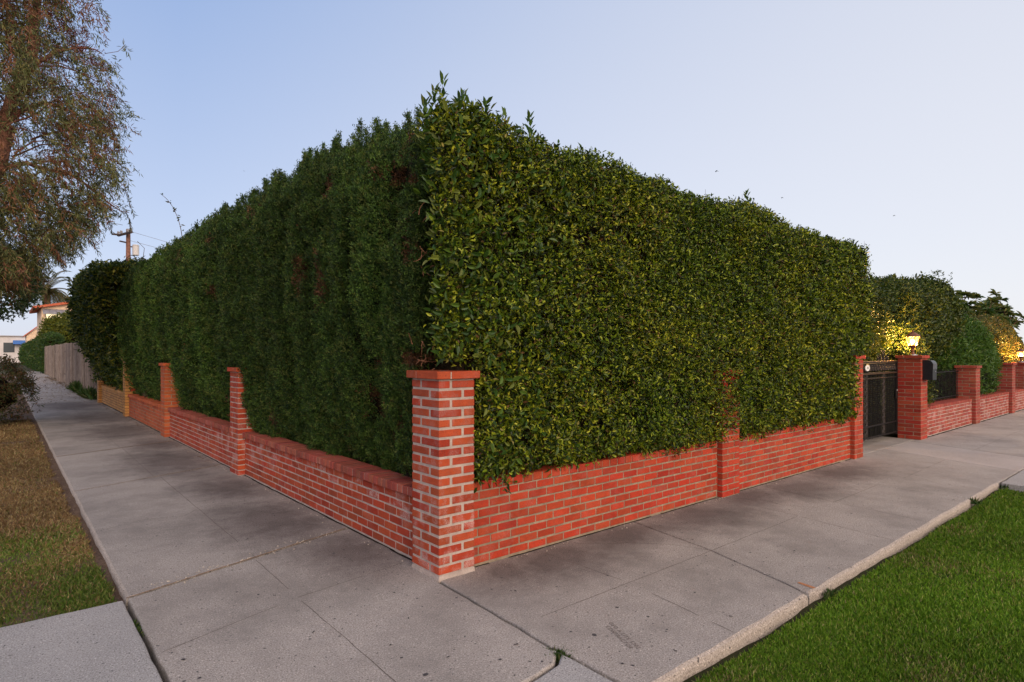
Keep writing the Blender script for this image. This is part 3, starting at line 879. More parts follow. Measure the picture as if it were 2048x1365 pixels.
# hanging fringe over the coping and shoots at the corner top
ex = []
for i in range(130):
    u = rng.uniform(0.36, 7.45); z = 0.70 - abs(rng.normal(0, 0.035)); ex.append(((u, -0.01 + rng.uniform(-.03, .03), z), (0, -1, -0.35)))
for (u, z, k) in ((0.62, 0.60, 8), (4.0, 0.82, 14), (4.25, 0.72, 10), (4.1, 0.68, 5), (7.5, 0.70, 5), (0.41, 0.74, 5), (0.36, 0.86, 3), (1.72, 0.66, 4), (4.12, 0.92, 8)):
    for j in range(k): ex.append(((u + rng.normal(0, 0.05), -0.045 + rng.uniform(-.02, .02), z + rng.normal(0, 0.04)), (0, -1, -0.5)))
SHOOT = []
for (u, v, zt, k) in ((0.10, 0.12, 3.66, 16), (0.27, 0.10, 3.62, 16), (0.0, 0.20, 3.50, 12), (0.42, 0.12, 3.54, 12), (0.16, 0.25, 3.56, 12), (0.95, 0.08, 3.58, 10), (1.5, 0.15, 3.55, 8), (2.0, 0.1, 3.58, 8), (2.8, 0.1, 3.52, 8), (4.4, 0.1, 3.58, 16), (4.6, 0.1, 3.52, 10), (6.3, 0.2, 3.46, 10), (7.9, -0.02, 3.42, 12), (8.1, 0.05, 3.15, 8), (5.4, 0.1, 3.44, 8), (3.6, 0.1, 3.5, 8)):
    zb = float(topR(u)) - 0.1
    SHOOT.append(((u, v, zb - 0.1), (u + 0.01, v, zt - 0.03)))
    k = int(k * 1.5)
    for j in range(k):
        f = (j + 0.5) / k
        ex.append(((u + rng.normal(0, 0.028) * (1.3 - f), v + rng.normal(0, 0.028) * (1.3 - f), zb + (zt - zb) * f - 0.06), (0.0, 0.0, 1.0)))
# ragged left edge above the corner pillar
for i in range(260):
    z_ = rng.uniform(1.60, 3.5); ex.append(((rng.uniform(-0.04, 0.06), rng.uniform(-0.03, 0.07 if z_ < 2.8 else 0.22), z_), (-1, -0.5, 0.2)))
exP = np.array([e_[0] for e_ in ex]); exN = unit(np.array([e_[1] for e_ in ex], float)); exS = np.maximum(1, np.linalg.norm(exP - CAM, axis=1) / 6.5)
ficus_leaves(HR, rng, 13500, 0.035, t, lod=7.5, extra=(exP, exN, exS))
# bigger darker leaves on the near corner
P, Nn, sc = HR.sample(rng, 420, 5.0)
k_ = (P[:, 0] < 1.6) & (rng.random(len(P)) < np.interp(P[:, 0], [0, 0.5, 1.6], [0.9, 0.4, 0.05]))
P, Nn = P[k_], Nn[k_]; n = len(P)
P = P + Nn * (HR.dispf(P) + rng.uniform(-0.02, 0.06, n))[:, None]
a_ = unit(Nn * 0.5 + rng.normal(0, 0.7, (n, 3)) + np.array([-0.3, 0, 0.2]))
sp, sa_, sn = [], [], []
for (u, v, z0_, z1_) in ((0.10, 0.10, 3.35, 3.68), (0.06, 0.16, 3.35, 3.60), (0.24, 0.08, 3.35, 3.56), (0.30, 0.12, 3.35, 3.62), (0.38, 0.1, 3.4, 3.54), (0.0, 0.2, 3.3, 3.50), (0.16, 0.2, 3.3, 3.54), (-0.04, 0.1, 3.1, 3.45), (0.50, 0.1, 3.4, 3.60), (0.92, 0.05, 3.4, 3.58), (0.2, 0.02, 3.3, 3.55), (4.42, 0.05, 3.35, 3.56), (4.6, 0.1, 3.3, 3.5)):
    for k in range(14):
        f = (k + rng.random()) / 14; an = k * 2.4
        sp.append((u + 0.012 * math.cos(an), v + 0.012 * math.sin(an), z0_ + (z1_ - z0_) * f)); sa_.append((math.cos(an) * (0.8 - 0.5 * f), math.sin(an) * (0.8 - .5 * f), 0.9)); sn.append((-math.cos(an), -math.sin(an), 0.8))
sp, sa_, sn = np.array(sp), np.array(sa_), np.array(sn)
L_ = rng.uniform(0.06, 0.095, n)
P = np.concatenate([P, sp]); a_ = np.concatenate([a_, sa_]); nn2 = np.concatenate([Nn + rng.normal(0, .4, (n, 3)), sn]); n = len(P); L_ = np.concatenate([L_, rng.uniform(0.055, 0.085, len(sp))])
leaves('large_leaves', P, a_, nn2, L_, L_ * 0.42, pal(rng, n, [(0.04, 0.09, 0.012), (0.08, 0.14, 0.015), (0.16, 0.19, 0.03)], [5, 3, 2]), M_FICUS, t)
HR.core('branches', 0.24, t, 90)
for a0_, b0_ in SHOOT:
    B = Acc(); B.tube([a0_, ((a0_[0] + b0_[0]) / 2 + .01, (a0_[1] + b0_[1]) / 2, (a0_[2] + b0_[2]) / 2), b0_], [0.004, 0.003, 0.0015], 4)
    B.build('shoot', [M_TWIG], t)

# ---- left-hand cypress hedge
topL = itp([0.2, 0.28, 0.9, 1.66, 2.36, 3.5, 7, 10, 15.4], [3.36, 3.42, 3.56, 3.66, 3.74, 3.76, 3.76, 3.74, 3.66])
def dispL(P):
    Q = P * np.array([1.0, 1.0, 0.22])
    col = 0.08 * vn(Q, 1.6, 3.0) + 0.06 * vn(Q, 4.0, 6.0) - 0.07 * np.maximum(0, vn(Q, 2.9, 13.0) - 0.25) * 4
    QQ = (P + 0.10 * np.stack([vn(P, 1.4, 3.0), vn(P, 1.4, 9.0), 0 * P[:, 2]], 1)) * np.array([1, 1, 0.07])
    gr = np.maximum(0, 1 - np.abs(vn(QQ, 1.7, 23.0)) * 5)
    col = col - 0.20 * gr * np.clip(vn(P, 0.7, 5.0) * 2 + 0.9, 0, 1)
    return col + 0.045 * vn(P, 5, 1.0) + 0.03 * vn(P, 12, 9.0)
profL = [(0.45, 0.0), (0.30, 0.5), (0.22, 0.575), (0.15, 0.74), (0.09, 1.0), (0.0, 1.4), (-0.06, 2.0), (-0.05, 3.1), (0.05, 3.45), (0.28, 3.68), (0.7, 3.76), (1.2, 3.70), (1.3, 0.7)]
HL = Hedge('y', 0.34, 15.5, 0.04, profL, 3.76, topL, dispL)
HL.ktop = 11
t = thing('cypress_hedge', 'tall dark green clipped cypress hedge with rust-brown dead patches, above the left wall', 'hedge', (0.7, 8, 0))
rng = np.random.default_rng(5)
sL0 = HL.sample
def sampL(rng, dens, lod=5.0, **k):
    P, Nn, sc = sL0(rng, dens, lod, tmax=HL.cum[-1] - 2.6, ends=(True, False))
    bad = np.zeros(len(P), bool)
    for a0 in (4.83, 9.59, 14.5):      # pockets where the pillars stand
        bad |= (P[:, 1] > a0 - 0.03) & (P[:, 1] < a0 + 0.42) & (P[:, 2] < 1.47) & (P[:, 0] < 0.42)
    bad |= (P[:, 1] < 0.42) & (P[:, 2] < 1.56) & (P[:, 0] < 0.42)
    return P[~bad], Nn[~bad], sc[~bad]
per = 9
P, Nn, sc = sampL(rng, 46000 / per, 6.5)
# sprays standing up along the top
ns_ = 460
sa = rng.uniform(0.3, 15.3, ns_); sd_ = rng.uniform(0.0, 0.85, ns_)
sh = (0.06 + 0.24 * rng.random(ns_) ** 1.6) * np.interp(sa, [0.3, 1.0, 15], [0.9, 1.15, 1.0])
m_sp = (65 * sh / 0.2 / np.maximum(1, sa / 4)).astype(int) + 8
q = []
for k in range(ns_):
    m_ = m_sp[k]; f = rng.random(m_); rr_ = (0.050 * (1 - f) + 0.006) * (0.6 + 0.4 * min(2, sa[k] / 4 + .6))
    z_ = HL.zmap(np.array([sa[k]]), np.array([np.interp(sd_[k], [0, .05, .28, .7, 1.2], [3.3, 3.42, 3.66, 3.76, 3.7])]))[0]
    q.append(np.stack([HL.face + sd_[k] + rng.normal(0, 1, m_) * rr_, sa[k] + rng.normal(0, 1, m_) * rr_ + 0.04 * f * math.sin(k), z_ - 0.08 + (sh[k] + 0.08) * f], 1))
q = np.concatenate(q); NSH = len(q)
P = np.concatenate([P, q]); Nn = np.concatenate([Nn, np.tile([0, 0, 1.0], (NSH, 1))])
sc = np.maximum(1, np.linalg.norm(P - CAM, axis=1) / 6.5)
n = len(P)
disp = HL.dispf(P)
top_shoot = np.arange(n) >= n - NSH
disp = np.where(top_shoot, 0, disp)
depth = np.where(top_shoot, 0, rng.random(n) ** 1.1 * 0.12 * np.sqrt(sc))
tuft_dir = unit(Nn * 0.55 + np.array([0, 0, 0.75]) + rng.normal(0, 0.35, (n, 3)))
tuft_dir[top_shoot] = unit(np.array([0, 0, 1.0]) + rng.normal(0, 0.16, (int(top_shoot.sum()), 3)))
Pt = P + Nn * (disp - depth)[:, None]
# colour: green with browned patches at fixed places (y, z, radius y, radius z)
PATCH = [(1.95, 3.20, 0.22, 0.12), (2.05, 2.95, 0.10, 0.18), (2.1, 2.55, 0.10, 0.42), (2.05, 2.35, 0.14, 0.3), (0.95, 3.15, 0.10, 0.10), (0.75, 3.0, 0.12, 0.12), (0.45, 3.0, .06, .1), (2.6, 3.05, 0.14, 0.12),
         (1.35, 1.15, 0.16, 0.16), (1.0, 1.05, 0.22, 0.22), (0.45, 1.58, 0.16, 0.07), (0.42, 2.5, 0.06, 0.2), (9.3, 3.15, 0.14, 0.32), (9.45, 2.8, 0.10, 0.2), (3.9, 2.1, 0.1, 0.1), (5.6, 2.2, 0.1, 0.12), (1.2, 1.55, 0.08, 0.10),
         (3.2, 2.9, .1, .12), (7.3, 1.6, .12, .12), (6.3, 3.3, .14, .1)]
br = np.zeros(n)
for (y, z, ry, rz) in PATCH:
    q = ((Pt[:, 1] - y) / ry) ** 2 + ((Pt[:, 2] - z) / rz) ** 2
    br = np.maximum(br, np.clip(1.3 - q, 0, 1))
br = br * (vn(Pt, 9, 3.0) > -0.25)
br = np.maximum(br, 0.8 * (vn3(Pt, (3, 3, 1.2), 44.0) > 0.72))
Pt = Pt - Nn * (br * 0.05)[:, None]
gre = pal(rng, n, [(0.018, 0.045, 0.008), (0.042, 0.090, 0.014), (0.080, 0.140, 0.022), (0.10, 0.125, 0.025)], [4, 4, 3, 2])
gre *= (1 + 0.35 * vn3(Pt, (2.0, 2.0, 0.5), 17.0))[:, None]
brn = pal(rng, n, [(0.11, 0.050, 0.022), (0.17, 0.075, 0.035), (0.07, 0.032, 0.017)], [3, 2, 3])
is_b = rng.random(n) < np.clip(br * 0.95, 0, 1)
Ct = np.where(is_b[:, None], brn, gre)
PP = []; AA = []; LL = []; WW = []; CC = []
for k in range(per):
    th = rng.uniform(0, 2 * math.pi, n)
    f = k / per
    p = Pt + tuft_dir * (0.045 * f * sc)[:, None] + rng.normal(0, 0.010, (n, 3)) * sc[:, None]
    a2 = unit(tuft_dir * 0.8 + rng.normal(0, 0.6, (n, 3)))
    PP.append(p); AA.append(a2); LL.append(rng.uniform(0.015, 0.032, n) * sc ** 0.95); WW.append(rng.uniform(0.007, 0.011, n) * sc ** 0.95)
    CC.append(Ct * rng.uniform(0.7, 1.35, (n, 1)))
P2 = np.concatenate(PP); A2 = np.concatenate(AA)
leaves('foliage', P2, A2, rng.normal(0, 1, P2.shape), np.concatenate(LL), np.concatenate(WW), np.clip(np.concatenate(CC), .002, 1), M_CYP, t, oval=False, curl=0.1, fold=0.25)
print('cypress blades', len(P2))
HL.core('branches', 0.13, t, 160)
# dead twigs curling from the end by the corner
M_DEAD = simple('dead_twig', (0.28, 0.12, 0.06), 0.9, var=0.5, vs=60)
rr = random.Random(4)
for i in range(22):
    B = Acc()
    z = rr.choice([rr.uniform(1.52, 1.72), rr.uniform(2.2, 2.75), rr.uniform(1.5, 3.1)])
    p = Vector((rr.uniform(-0.02, 0.14), rr.uniform(0.17, 0.36), z)); d = Vector((rr.uniform(-.6, .1), rr.uniform(-.8, .1), rr.uniform(-.6, .6))).normalized()
    pts = [p]
    for k in range(5):
        d = (d + Vector((rr.uniform(-.4, .4), rr.uniform(-.4, .4), rr.uniform(-.5, .4)))).normalized()
        p = p + d * rr.uniform(0.012, 0.03); pts.append(p)
    B.tube(pts, [0.0035, 0.003, 0.0028, 0.002, 0.0015, 0.001], 4)
    B.build('dead_twig', [M_DEAD], t)

# ---- bulging leafy hedge at the far end of the left wall
topF = itp([15.1, 16, 18, 21.8], [3.95, 4.1, 4.3, 4.35])
def dispF(P): return 0.10 * vn(P, 0.9, 2.0) + 0.10 * vn(P, 2.2, 7.0) + 0.04 * vn(P, 6, 1.0)
HF = Hedge('y', 15.35, 21.7, 0.06, [(0.16, 0.62), (0.12, 0.9), (-0.04, 1.4), (-0.30, 1.95), (-0.60, 2.7), (-0.60, 4.3), (-0.40, 4.7), (0.3, 4.85), (1.3, 4.8), (1.4, 1.0)], 4.85, topF, dispF)
HF.ktop = 8
t = thing('leafy_hedge', 'bulging broad-leaved hedge overhanging the glow-tinted brick wall at the far left end', 'hedge', (0.4, 18.5, 0), )
rng = np.random.default_rng(31)
ficus_leaves(HF, rng, 9000, 0.042, t, lod=8.0, tmax=HF.cum[-1] - 3.0, shell=0.28, cols=[(0.02, 0.045, 0.01), (0.05, 0.085, 0.013), (0.13, 0.15, 0.02), (0.22, 0.21, 0.03)], wts=[0.36, 0.30, 0.22, 0.12])
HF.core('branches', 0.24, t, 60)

# ---- hedge behind the gate
topG = itp([8.6, 10, 11.5, 13, 14.0, 14.6, 15.2, 16.2], [3.05, 3.0, 3.12, 3.25, 3.2, 3.45, 3.5, 3.1])
HG = Hedge('x', 8.3, 15.9, 0.62, [(0.62, 0.0), (0.55, 1.3), (0.0, 1.62), (-0.12, 2.1), (-0.06, 2.75), (0.12, 2.95), (0.6, 3.1), (1.2, 3.0), (1.3, 0.3)], 3.1, topG, dispF)
HG.ktop = 7
t = thing('leafy_hedge', 'dark bushy hedge over the iron gate, its leaves glowing yellow round the lantern', 'hedge', (12.3, 1.2, 0))
rng = np.random.default_rng(41)
ex = []
for i in range(1500):     # drape over the low wall and fence beside the gate pillar
    u = 11.18 + abs(rng.normal(0, 0.55)); f = rng.random(); z = 0.62 + 1.6 * f
    if u > 11.35 + 0.9 * f + 0.4: continue
    ex.append(((u, 0.12 + 0.28 * f + rng.normal(0, 0.05), z), (0.1, -1, 0.1)))
for i in range(120): ex.append(((rng.normal(15.0, 0.35), 0.9 + rng.normal(0, .2), rng.uniform(3.15, 3.62)), (0, 0, 1)))
for i in range(60): ex.append(((rng.normal(9.4, 0.25), 0.9 + rng.normal(0, .2), rng.uniform(3.0, 3.35)), (0, 0, 1)))
for i in range(700): ex.append(((rng.uniform(13.5, 15.9), 0.62 + rng.uniform(-0.15, .1), rng.uniform(1.3, 2.9)), (0.1, -1, 0.1)))
exP = np.array([e_[0] for e_ in ex]); exN = unit(np.array([e_[1] for e_ in ex], float)); exS = np.full(len(ex), 1.5)
ficus_leaves(HG, rng, 8000, 0.036, t, lod=8.0, tmax=HG.cum[-1] - 2.7, shell=0.28, extra=(exP, exN, exS), cols=[(0.03, 0.055, 0.012), (0.06, 0.095, 0.018), (0.12, 0.15, 0.022), (0.18, 0.19, 0.03)], wts=[0.34, 0.30, 0.22, 0.14], lratio=0.55)
HG.core('branches', 0.22, t, 60)

# ---- blob shrubs
def blob(label, c, r, n, L0, cols, wts, seed, cat='shrub', name='shrub', lratio=0.45, per=4, zmin=0.05, amp=0.22, fr=1.4, mat=None, up=0.3, group=None, core=0.75, trunk=True, stems=0):
    rng = np.random.default_rng(seed)
    t = thing(name, label, cat, (c[0], c[1], 0), group)
    D = unit(rng.normal(0, 1, (n, 3))); D[:, 2] = np.abs(D[:, 2]) * np.where(rng.random(n) < 0.75, 1, -1)
    c = np.array(c); r = np.array(r)
    rad = 1 + amp * vn(D * r + c, fr, seed * 1.3) + amp * 0.5 * vn(D * r + c, fr * 3, seed * 2.1)
    P = c + D * r * (rad * (1 - 0.25 * rng.random(n) ** 1.5))[:, None]
    ok = P[:, 2] > zmin; P = P[ok]; D = D[ok]; n = len(P)
    tw = unit(D + np.array([0, 0, up]) + rng.normal(0, 0.5, (n, 3)))
    PP, AA, NN, LL = [], [], [], []
    for k in range(per):
        p = P + tw * (L0 * 1.6 * rng.random(n))[:, None]
        rd = unit(np.cross(tw, rng.normal(0, 1, (n, 3))))
        a = unit(tw * 0.6 + rd * 0.8)
        PP.append(p); AA.append(a); NN.append(unit(D * 0.6 + rng.normal(0, .6, (n, 3)))); LL.append(L0 * rng.uniform(.6, 1.3, n))
    P2 = np.concatenate(PP); L2 = np.concatenate(LL)
    leaves('foliage', P2, np.concatenate(AA), np.concatenate(NN), L2, L2 * lratio, pal(rng, len(P2), cols, wts), mat or M_FICUS, t, oval=False)
    if core:
        B = Acc(); V = []; F = []
        nu, nv = 18, 10
        for j in range(nv + 1):
            ph = math.pi * j / nv
            for i in range(nu):
                th = 2 * math.pi * i / nu
                q = Vector((math.sin(ph) * math.cos(th), math.sin(ph) * math.sin(th), math.cos(ph)))
                k = core * (1 + amp * 0.8 * mnoise.noise(q * 2 + Vector((seed, 0, 0))))
                V.append((c[0] + q.x * r[0] * k, c[1] + q.y * r[1] * k, max(0.0, c[2] + q.z * r[2] * k)))
        for j in range(nv):
            for i in range(nu):
                F.append((j * nu + i, (j + 1) * nu + i, (j + 1) * nu + (i + 1) % nu, j * nu + (i + 1) % nu))
        B.add(V, F); B.build('branches', [M_CORE], t, smooth=True)
    if stems:
        B = Acc(); rr = random.Random(seed)
        for i in range(stems):
            an = rr.uniform(0, 6.28); q = Vector((c[0] + rr.uniform(-.1, .1), c[1] + rr.uniform(-.1, .1), 0)); e_ = Vector((c[0] + r[0] * .7 * math.cos(an), c[1] + r[1] * .7 * math.sin(an), c[2] + r[2] * rr.uniform(.1, .7)))
            B.tube([q, q.lerp(e_, 0.4) + Vector((0, 0, .15)), e_], [0.06 * max(1, r[2] / 2), 0.04, 0.01], 6)
        B.build('trunk', [M_BARK], t)
    return t
G1 = [(0.05, 0.12, 0.02), (0.08, 0.17, 0.025), (0.14, 0.22, 0.035)]
blob('soft bright green shrub leaning over the iron fence panels', (16.9, 1.05, 1.15), (2.5, 0.8, 1.35), 9000, 0.10, G1, [3, 4, 2], 3, amp=0.14, fr=1.0, lratio=0.3)
YG = [(0.06, 0.09, 0.015), (0.14, 0.16, 0.02), (0.22, 0.22, 0.03)]
blob('rounded yellow-green bush behind the grey fence in front of the stucco house', (1.9, 60.0, 3.0), (1.75, 1.5, 1.65), 2600, 0.24, YG, [2, 3, 2], 4, amp=0.2, lratio=0.4)
blob('loose shrub with rusty green leaves on the verge at the left picture edge', (-2.62, 14.6, 0.66), (0.78, 1.3, 0.75), 2600, 0.075, [(0.04, 0.06, 0.02), (0.09, 0.10, 0.03), (0.16, 0.08, 0.03), (0.10, 0.05, 0.02)], [3, 3, 2, 2], 5, lratio=0.25, amp=0.3, mat=M_EUC, core=0.6)
# ivy-covered hedge down the pavement
HI = Hedge('y', 55.5, 118, 0.12, [(0.1, 0.0), (-0.1, 0.4), (-0.15, 1.9), (0.0, 2.4), (0.6, 2.6), (1.2, 2.3)], 2.6, itp([55, 60, 68, 80, 118], [2.9, 3.35, 3.1, 2.9, 2.7]), dispF)
HI.ktop = 5
t = thing('ivy_hedge', 'low rounded ivy hedge beyond the grey fence, far down the left pavement', 'hedge', (0.5, 80, 0))
rng = np.random.default_rng(51)
ficus_leaves(HI, rng, 7000, 0.04, t, lod=15.0, cols=[(0.03, 0.07, 0.015), (0.06, 0.12, 0.02), (0.11, 0.13, 0.03)], wts=[3, 3, 1])
HI.core('branches', 0.25, t, 40)

# ---- broad-leaved trees far right (rosettes of long leaves)
def rosette_tree(label, c, r, seed, nclump, cols, wts, L0=0.30, group=None, per=22, trunk_r=0.09, low=0.35):
    rng = np.random.default_rng(seed); rr = random.Random(seed)
    t = thing('broadleaf_tree', label, 'tree', (c[0], c[1], 0), group)
    D = unit(rng.normal(0, 1, (nclump, 3)))
    rad = rng.uniform(0.35, 1.0, nclump)
    P = np.array(c) + D * np.array(r) * rad[:, None]
    PP, AA, NN = [], [], []
    for i in range(nclump):
        ax = unit((D[i] + np.array([0, 0, 0.9]))[None])[0]
        th = rng.uniform(0, 2 * math.pi, per)
        b = np.cross(ax, [0.3, 0.5, 0.8]); b /= np.linalg.norm(b); b2 = np.cross(ax, b)
        rdl = np.cos(th)[:, None] * b + np.sin(th)[:, None] * b2
        a = unit(rdl + ax * rng.uniform(-0.2, 0.9, (per, 1)))
        PP.append(np.tile(P[i], (per, 1)) + rng.normal(0, 0.03, (per, 3))); AA.append(a); NN.append(np.tile(ax, (per, 1)) + rng.normal(0, .15, (per, 3)))
    P2 = np.concatenate(PP); n = len(P2); L2 = rng.uniform(0.6, 1.25, n) * L0
    leaves('crown', P2, np.concatenate(AA), np.concatenate(NN), L2, L2 * 0.33, pal(rng, n, cols, wts), M_FICUS, t, curl=0.25)
    B = Acc(); f0 = Vector((c[0], c[1], c[2] - r[2] * low))
    B.tube([(c[0], c[1], 0), (c[0] + .05, c[1], f0.z * .5), f0], [trunk_r, trunk_r * .85, trunk_r * .7], 8)
    for i in range(nclump):
        if rr.random() < 0.55:
            e_ = Vector(P[i]); m_ = f0.lerp(e_, 0.5) + Vector((0, 0, -0.1))
            B.tube([f0, m_, e_], [trunk_r * .4, trunk_r * .28, 0.012], 5)
    B.build('trunk', [M_BARK], t)
    return t
TG = [(0.05, 0.10, 0.02), (0.12, 0.17, 0.04), (0.22, 0.22, 0.06), (0.17, 0.17, 0.07)]
blob('bushy olive shrub lit orange behind the far lamp', (22.0, 1.35, 1.5), (2.6, 0.75, 1.15), 5000, 0.10, [(0.10, 0.12, 0.03), (0.18, 0.16, 0.04), (0.22, 0.16, 0.06)], [2, 2, 1], 13, amp=0.2, lratio=0.35)
for i, (c, r, lab) in enumerate([((20.3, 3.4, 2.5), (1.7, 1.2, 1.45), 'airy broad-leaved tree rising just right of the gate hedge'),
                                 ((24.0, 3.6, 2.55), (2.0, 1.3, 1.7), 'taller broad-leaved tree with open rosettes against the sky, second beyond the gate hedge'),
                                 ((28.2, 3.2, 2.4), (2.0, 1.4, 1.9), 'broad-leaved tree above the far lamp at the right picture edge'),
                                 ((33.5, 3.6, 2.5), (2.4, 1.4, 2.0), 'farthest broad-leaved tree cut off by the right picture edge')]):
    rosette_tree(lab, c, r, 60 + i, 240, TG, [3, 3, 2, 2], group='broad-leaved trees beyond the iron fence')

# ---- weeping tree on the verge, upper left
rng = np.random.default_rng(77); rr = random.Random(77)
t = thing('eucalyptus_tree', 'tall weeping tree with narrow olive leaves and rust-red seed clusters on the left verge', 'tree', (-3.5, 12.4, 0))
zb = [1.8, 2.2, 2.7, 3.3, 3.8, 4.3, 4.8, 5.2, 5.6, 6.0, 6.4, 7.0, 7.6, 8.1, 8.5, 9.0, 10, 11.5]
ub = [-2.2, -1.85, -1.5, -1.25, -1.05, -0.85, -0.75, -0.65, -0.50, -0.50, -0.62, -0.55, -0.45, -0.72, -0.85, -1.3, -1.7, -2.6]
def inside(P):
    lim = np.interp(P[:, 2], zb, ub) + 0.16 * vn(P, 1.9, 3.0) + 0.12 * vn(P, 5.0, 1.0)
    return (P[:, 0] < lim - np.abs(P[:, 1] - 12.2) * 0.10)
NB = 23000
P = np.stack([rng.uniform(-6.0, -0.2, NB), rng.uniform(10.2, 14.6, NB), rng.uniform(2.3, 11.5, NB)], 1)
lowlim = np.interp(P[:, 0], [-6, -2.4, -1.6, -1.2, -0.6], [2.8, 3.15, 3.9, 4.3, 4.9])
ok = inside(P) & (vn(P, 1.3, 21.0) + 0.9 * vn(P, 2.6, 2.0) > 0.22 - 0.42 * (P[:, 2] < 5.6)) & (P[:, 2] > lowlim) & ((P[:, 0] > -3.9) | (rng.random(NB) < 0.4))
P = P[ok]; n = len(P)
PP, AA, LL, BR = [], [], [], []
K = 13
outw = unit(np.stack([P[:, 0] + 3.6, P[:, 1] - 12.4, np.zeros(n)], 1))
cur = P.copy(); d = unit(outw * 0.7 + rng.normal(0, .35, (n, 3)) + np.array([0, 0, 0.0]))
tone = rng.random(n)
for k in range(K):
    d = unit(d + np.array([0, 0, -0.15]) + rng.normal(0, 0.16, (n, 3)))
    cur = cur + d * 0.045
    for _ in range(2):
        PP.append(cur + rng.normal(0, 0.018, (n, 3)))
        a = unit(d * 0.5 + rng.normal(0, 0.60, (n, 3)) + np.array([0, 0, -0.50]))
        AA.append(a); LL.append(rng.uniform(0.07, 0.14, n)); BR.append(tone)
P2 = np.concatenate(PP); A2 = np.concatenate(AA); L2 = np.concatenate(LL); TN = np.concatenate(BR)
cg = pal(rng, len(P2), [(0.10, 0.12, 0.035), (0.19, 0.20, 0.07), (0.28, 0.25, 0.09), (0.06, 0.07, 0.025)], [3, 3, 2, 2])
crr = pal(rng, len(P2), [(0.24, 0.10, 0.05), (0.32, 0.16, 0.07), (0.17, 0.06, 0.04)], [3, 2, 2])
zf = np.clip((P2[:, 2] - 4.0) / 5.0, 0, 1)
isr = (TN + 0.25 * vn(P2, 1.1, 9.0)) > (0.86 - 0.32 * zf)
C2 = np.where(isr[:, None], crr, cg)
leaves('crown', P2, A2, rng.normal(0, 1, P2.shape), L2, L2 * 0.17, C2, M_EUC, t, oval=False, curl=0.12)
print('euc leaves', len(P2))
B = Acc()
for i in range(0, n, 6):
    pts = [Vector(P[i]) - Vector(outw[i]) * 0.25 + Vector((0, 0, -0.05)), Vector(P[i])] + [Vector(PP[k][i]) for k in (6, 14)]
    B.tube(pts, [0.006, 0.005, 0.003, 0.002], 3, caps=False)
B.build('twigs', [M_BARK], t)
B = Acc()
def limb(pts, r0, r1, n=8):
    pts = [Vector(p) for p in pts]; q = []
    for i in range(len(pts) - 1):      # soften with small kinks
        for k in range(4):
            p = pts[i].lerp(pts[i + 1], k / 4); s_ = mnoise.noise_vector(p * 1.3) * 0.12; q.append(p + s_)
    q.append(pts[-1])
    B.tube(q, [r0 + (r1 - r0) * i / (len(q) - 1) for i in range(len(q))], n)
    return q
limb([(-3.5, 12.4, -0.1), (-3.2, 12.4, 2.5), (-2.75, 12.3, 4.6), (-2.35, 12.2, 6.2)], 0.28, 0.19, 10)
limb([(-2.35, 12.2, 6.2), (-2.0, 12.1, 7.6), (-1.85, 12.0, 8.6), (-2.0, 12.0, 10.2)], 0.12, 0.05)
limb([(-2.5, 12.2, 5.9), (-2.6, 12.1, 7.4), (-2.9, 12.0, 9.4)], 0.13, 0.05)
limb([(-2.45, 12.2, 6.0), (-2.1, 12.1, 6.5), (-1.7, 12.0, 6.75), (-1.1, 11.9, 6.6)], 0.075, 0.018)
limb([(-2.1, 12.1, 7.4), (-1.6, 12.0, 7.9), (-1.0, 12.0, 8.05), (-0.75, 12.0, 8.1)], 0.045, 0.010)
limb([(-2.6, 12.3, 5.2), (-2.0, 12.2, 5.5), (-1.3, 12.1, 5.4), (-0.7, 12.0, 5.05), (-0.25, 12.0, 4.75)], 0.055, 0.008)
limb([(-2.9, 12.3, 4.2), (-2.3, 12.3, 4.6), (-1.6, 12.2, 4.5), (-1.1, 12.0, 4.1)], 0.06, 0.010)
for i in range(46):
    a0 = Vector((rr.uniform(-2.9, -1.8), rr.uniform(11.7, 12.8), rr.uniform(4.2, 9.2)))
    e_ = a0 + Vector((rr.uniform(0.2, 1.3), rr.uniform(-.9, .9), rr.uniform(-.5, .9)))
    if not inside(np.array([e_]))[0]: continue
    limb([a0, a0.lerp(e_, .5) + Vector((0, 0, .12)), e_], 0.022, 0.006, 5)
B.build('trunk', [M_BARK], t)
# drooping outer sprays and seed clusters
def spray(start, dirv, K_, step, dens, rng, droop=0.2):
    q = np.array(start, float); d_ = np.array(dirv, float); out_ = []
    for k in range(K_):
        d_ = d_ + np.array([0, 0, -droop]) + rng.normal(0, .12, 3); d_ /= np.linalg.norm(d_)
        q = q + d_ * step; out_.append(q.copy())
    return np.array(out_)
SP = []; B = Acc()
for (s_, dv, k_) in [((-0.6, 12, 5.35), (1, 0, 0.25), 16), ((-0.5, 12, 4.95), (1, 0, -0.2), 12), ((-0.65, 12, 7.55), (1, 0, 0.2), 7), ((-0.75, 12, 7.1), (1, 0, -.2), 8), ((-0.55, 12, 6.9), (.8, 0, -.5), 8),
                     ((-0.75, 12, 4.7), (.9, 0, -.3), 9), ((-1.05, 12, 4.1), (.9, 0, -.1), 7), ((-0.7, 12, 6.1), (1, 0, .1), 6), ((-0.85, 12, 8.0), (1, 0, .1), 5), ((-0.9, 11.8, 4.9), (1, 0, 0), 9)]:
    q = spray(s_, dv, k_, 0.055, 1, rng); B.tube([tuple(x) for x in q], 0.004, 4); SP.append(np.repeat(q, 5, axis=0))
SP = np.concatenate(SP); n = len(SP)
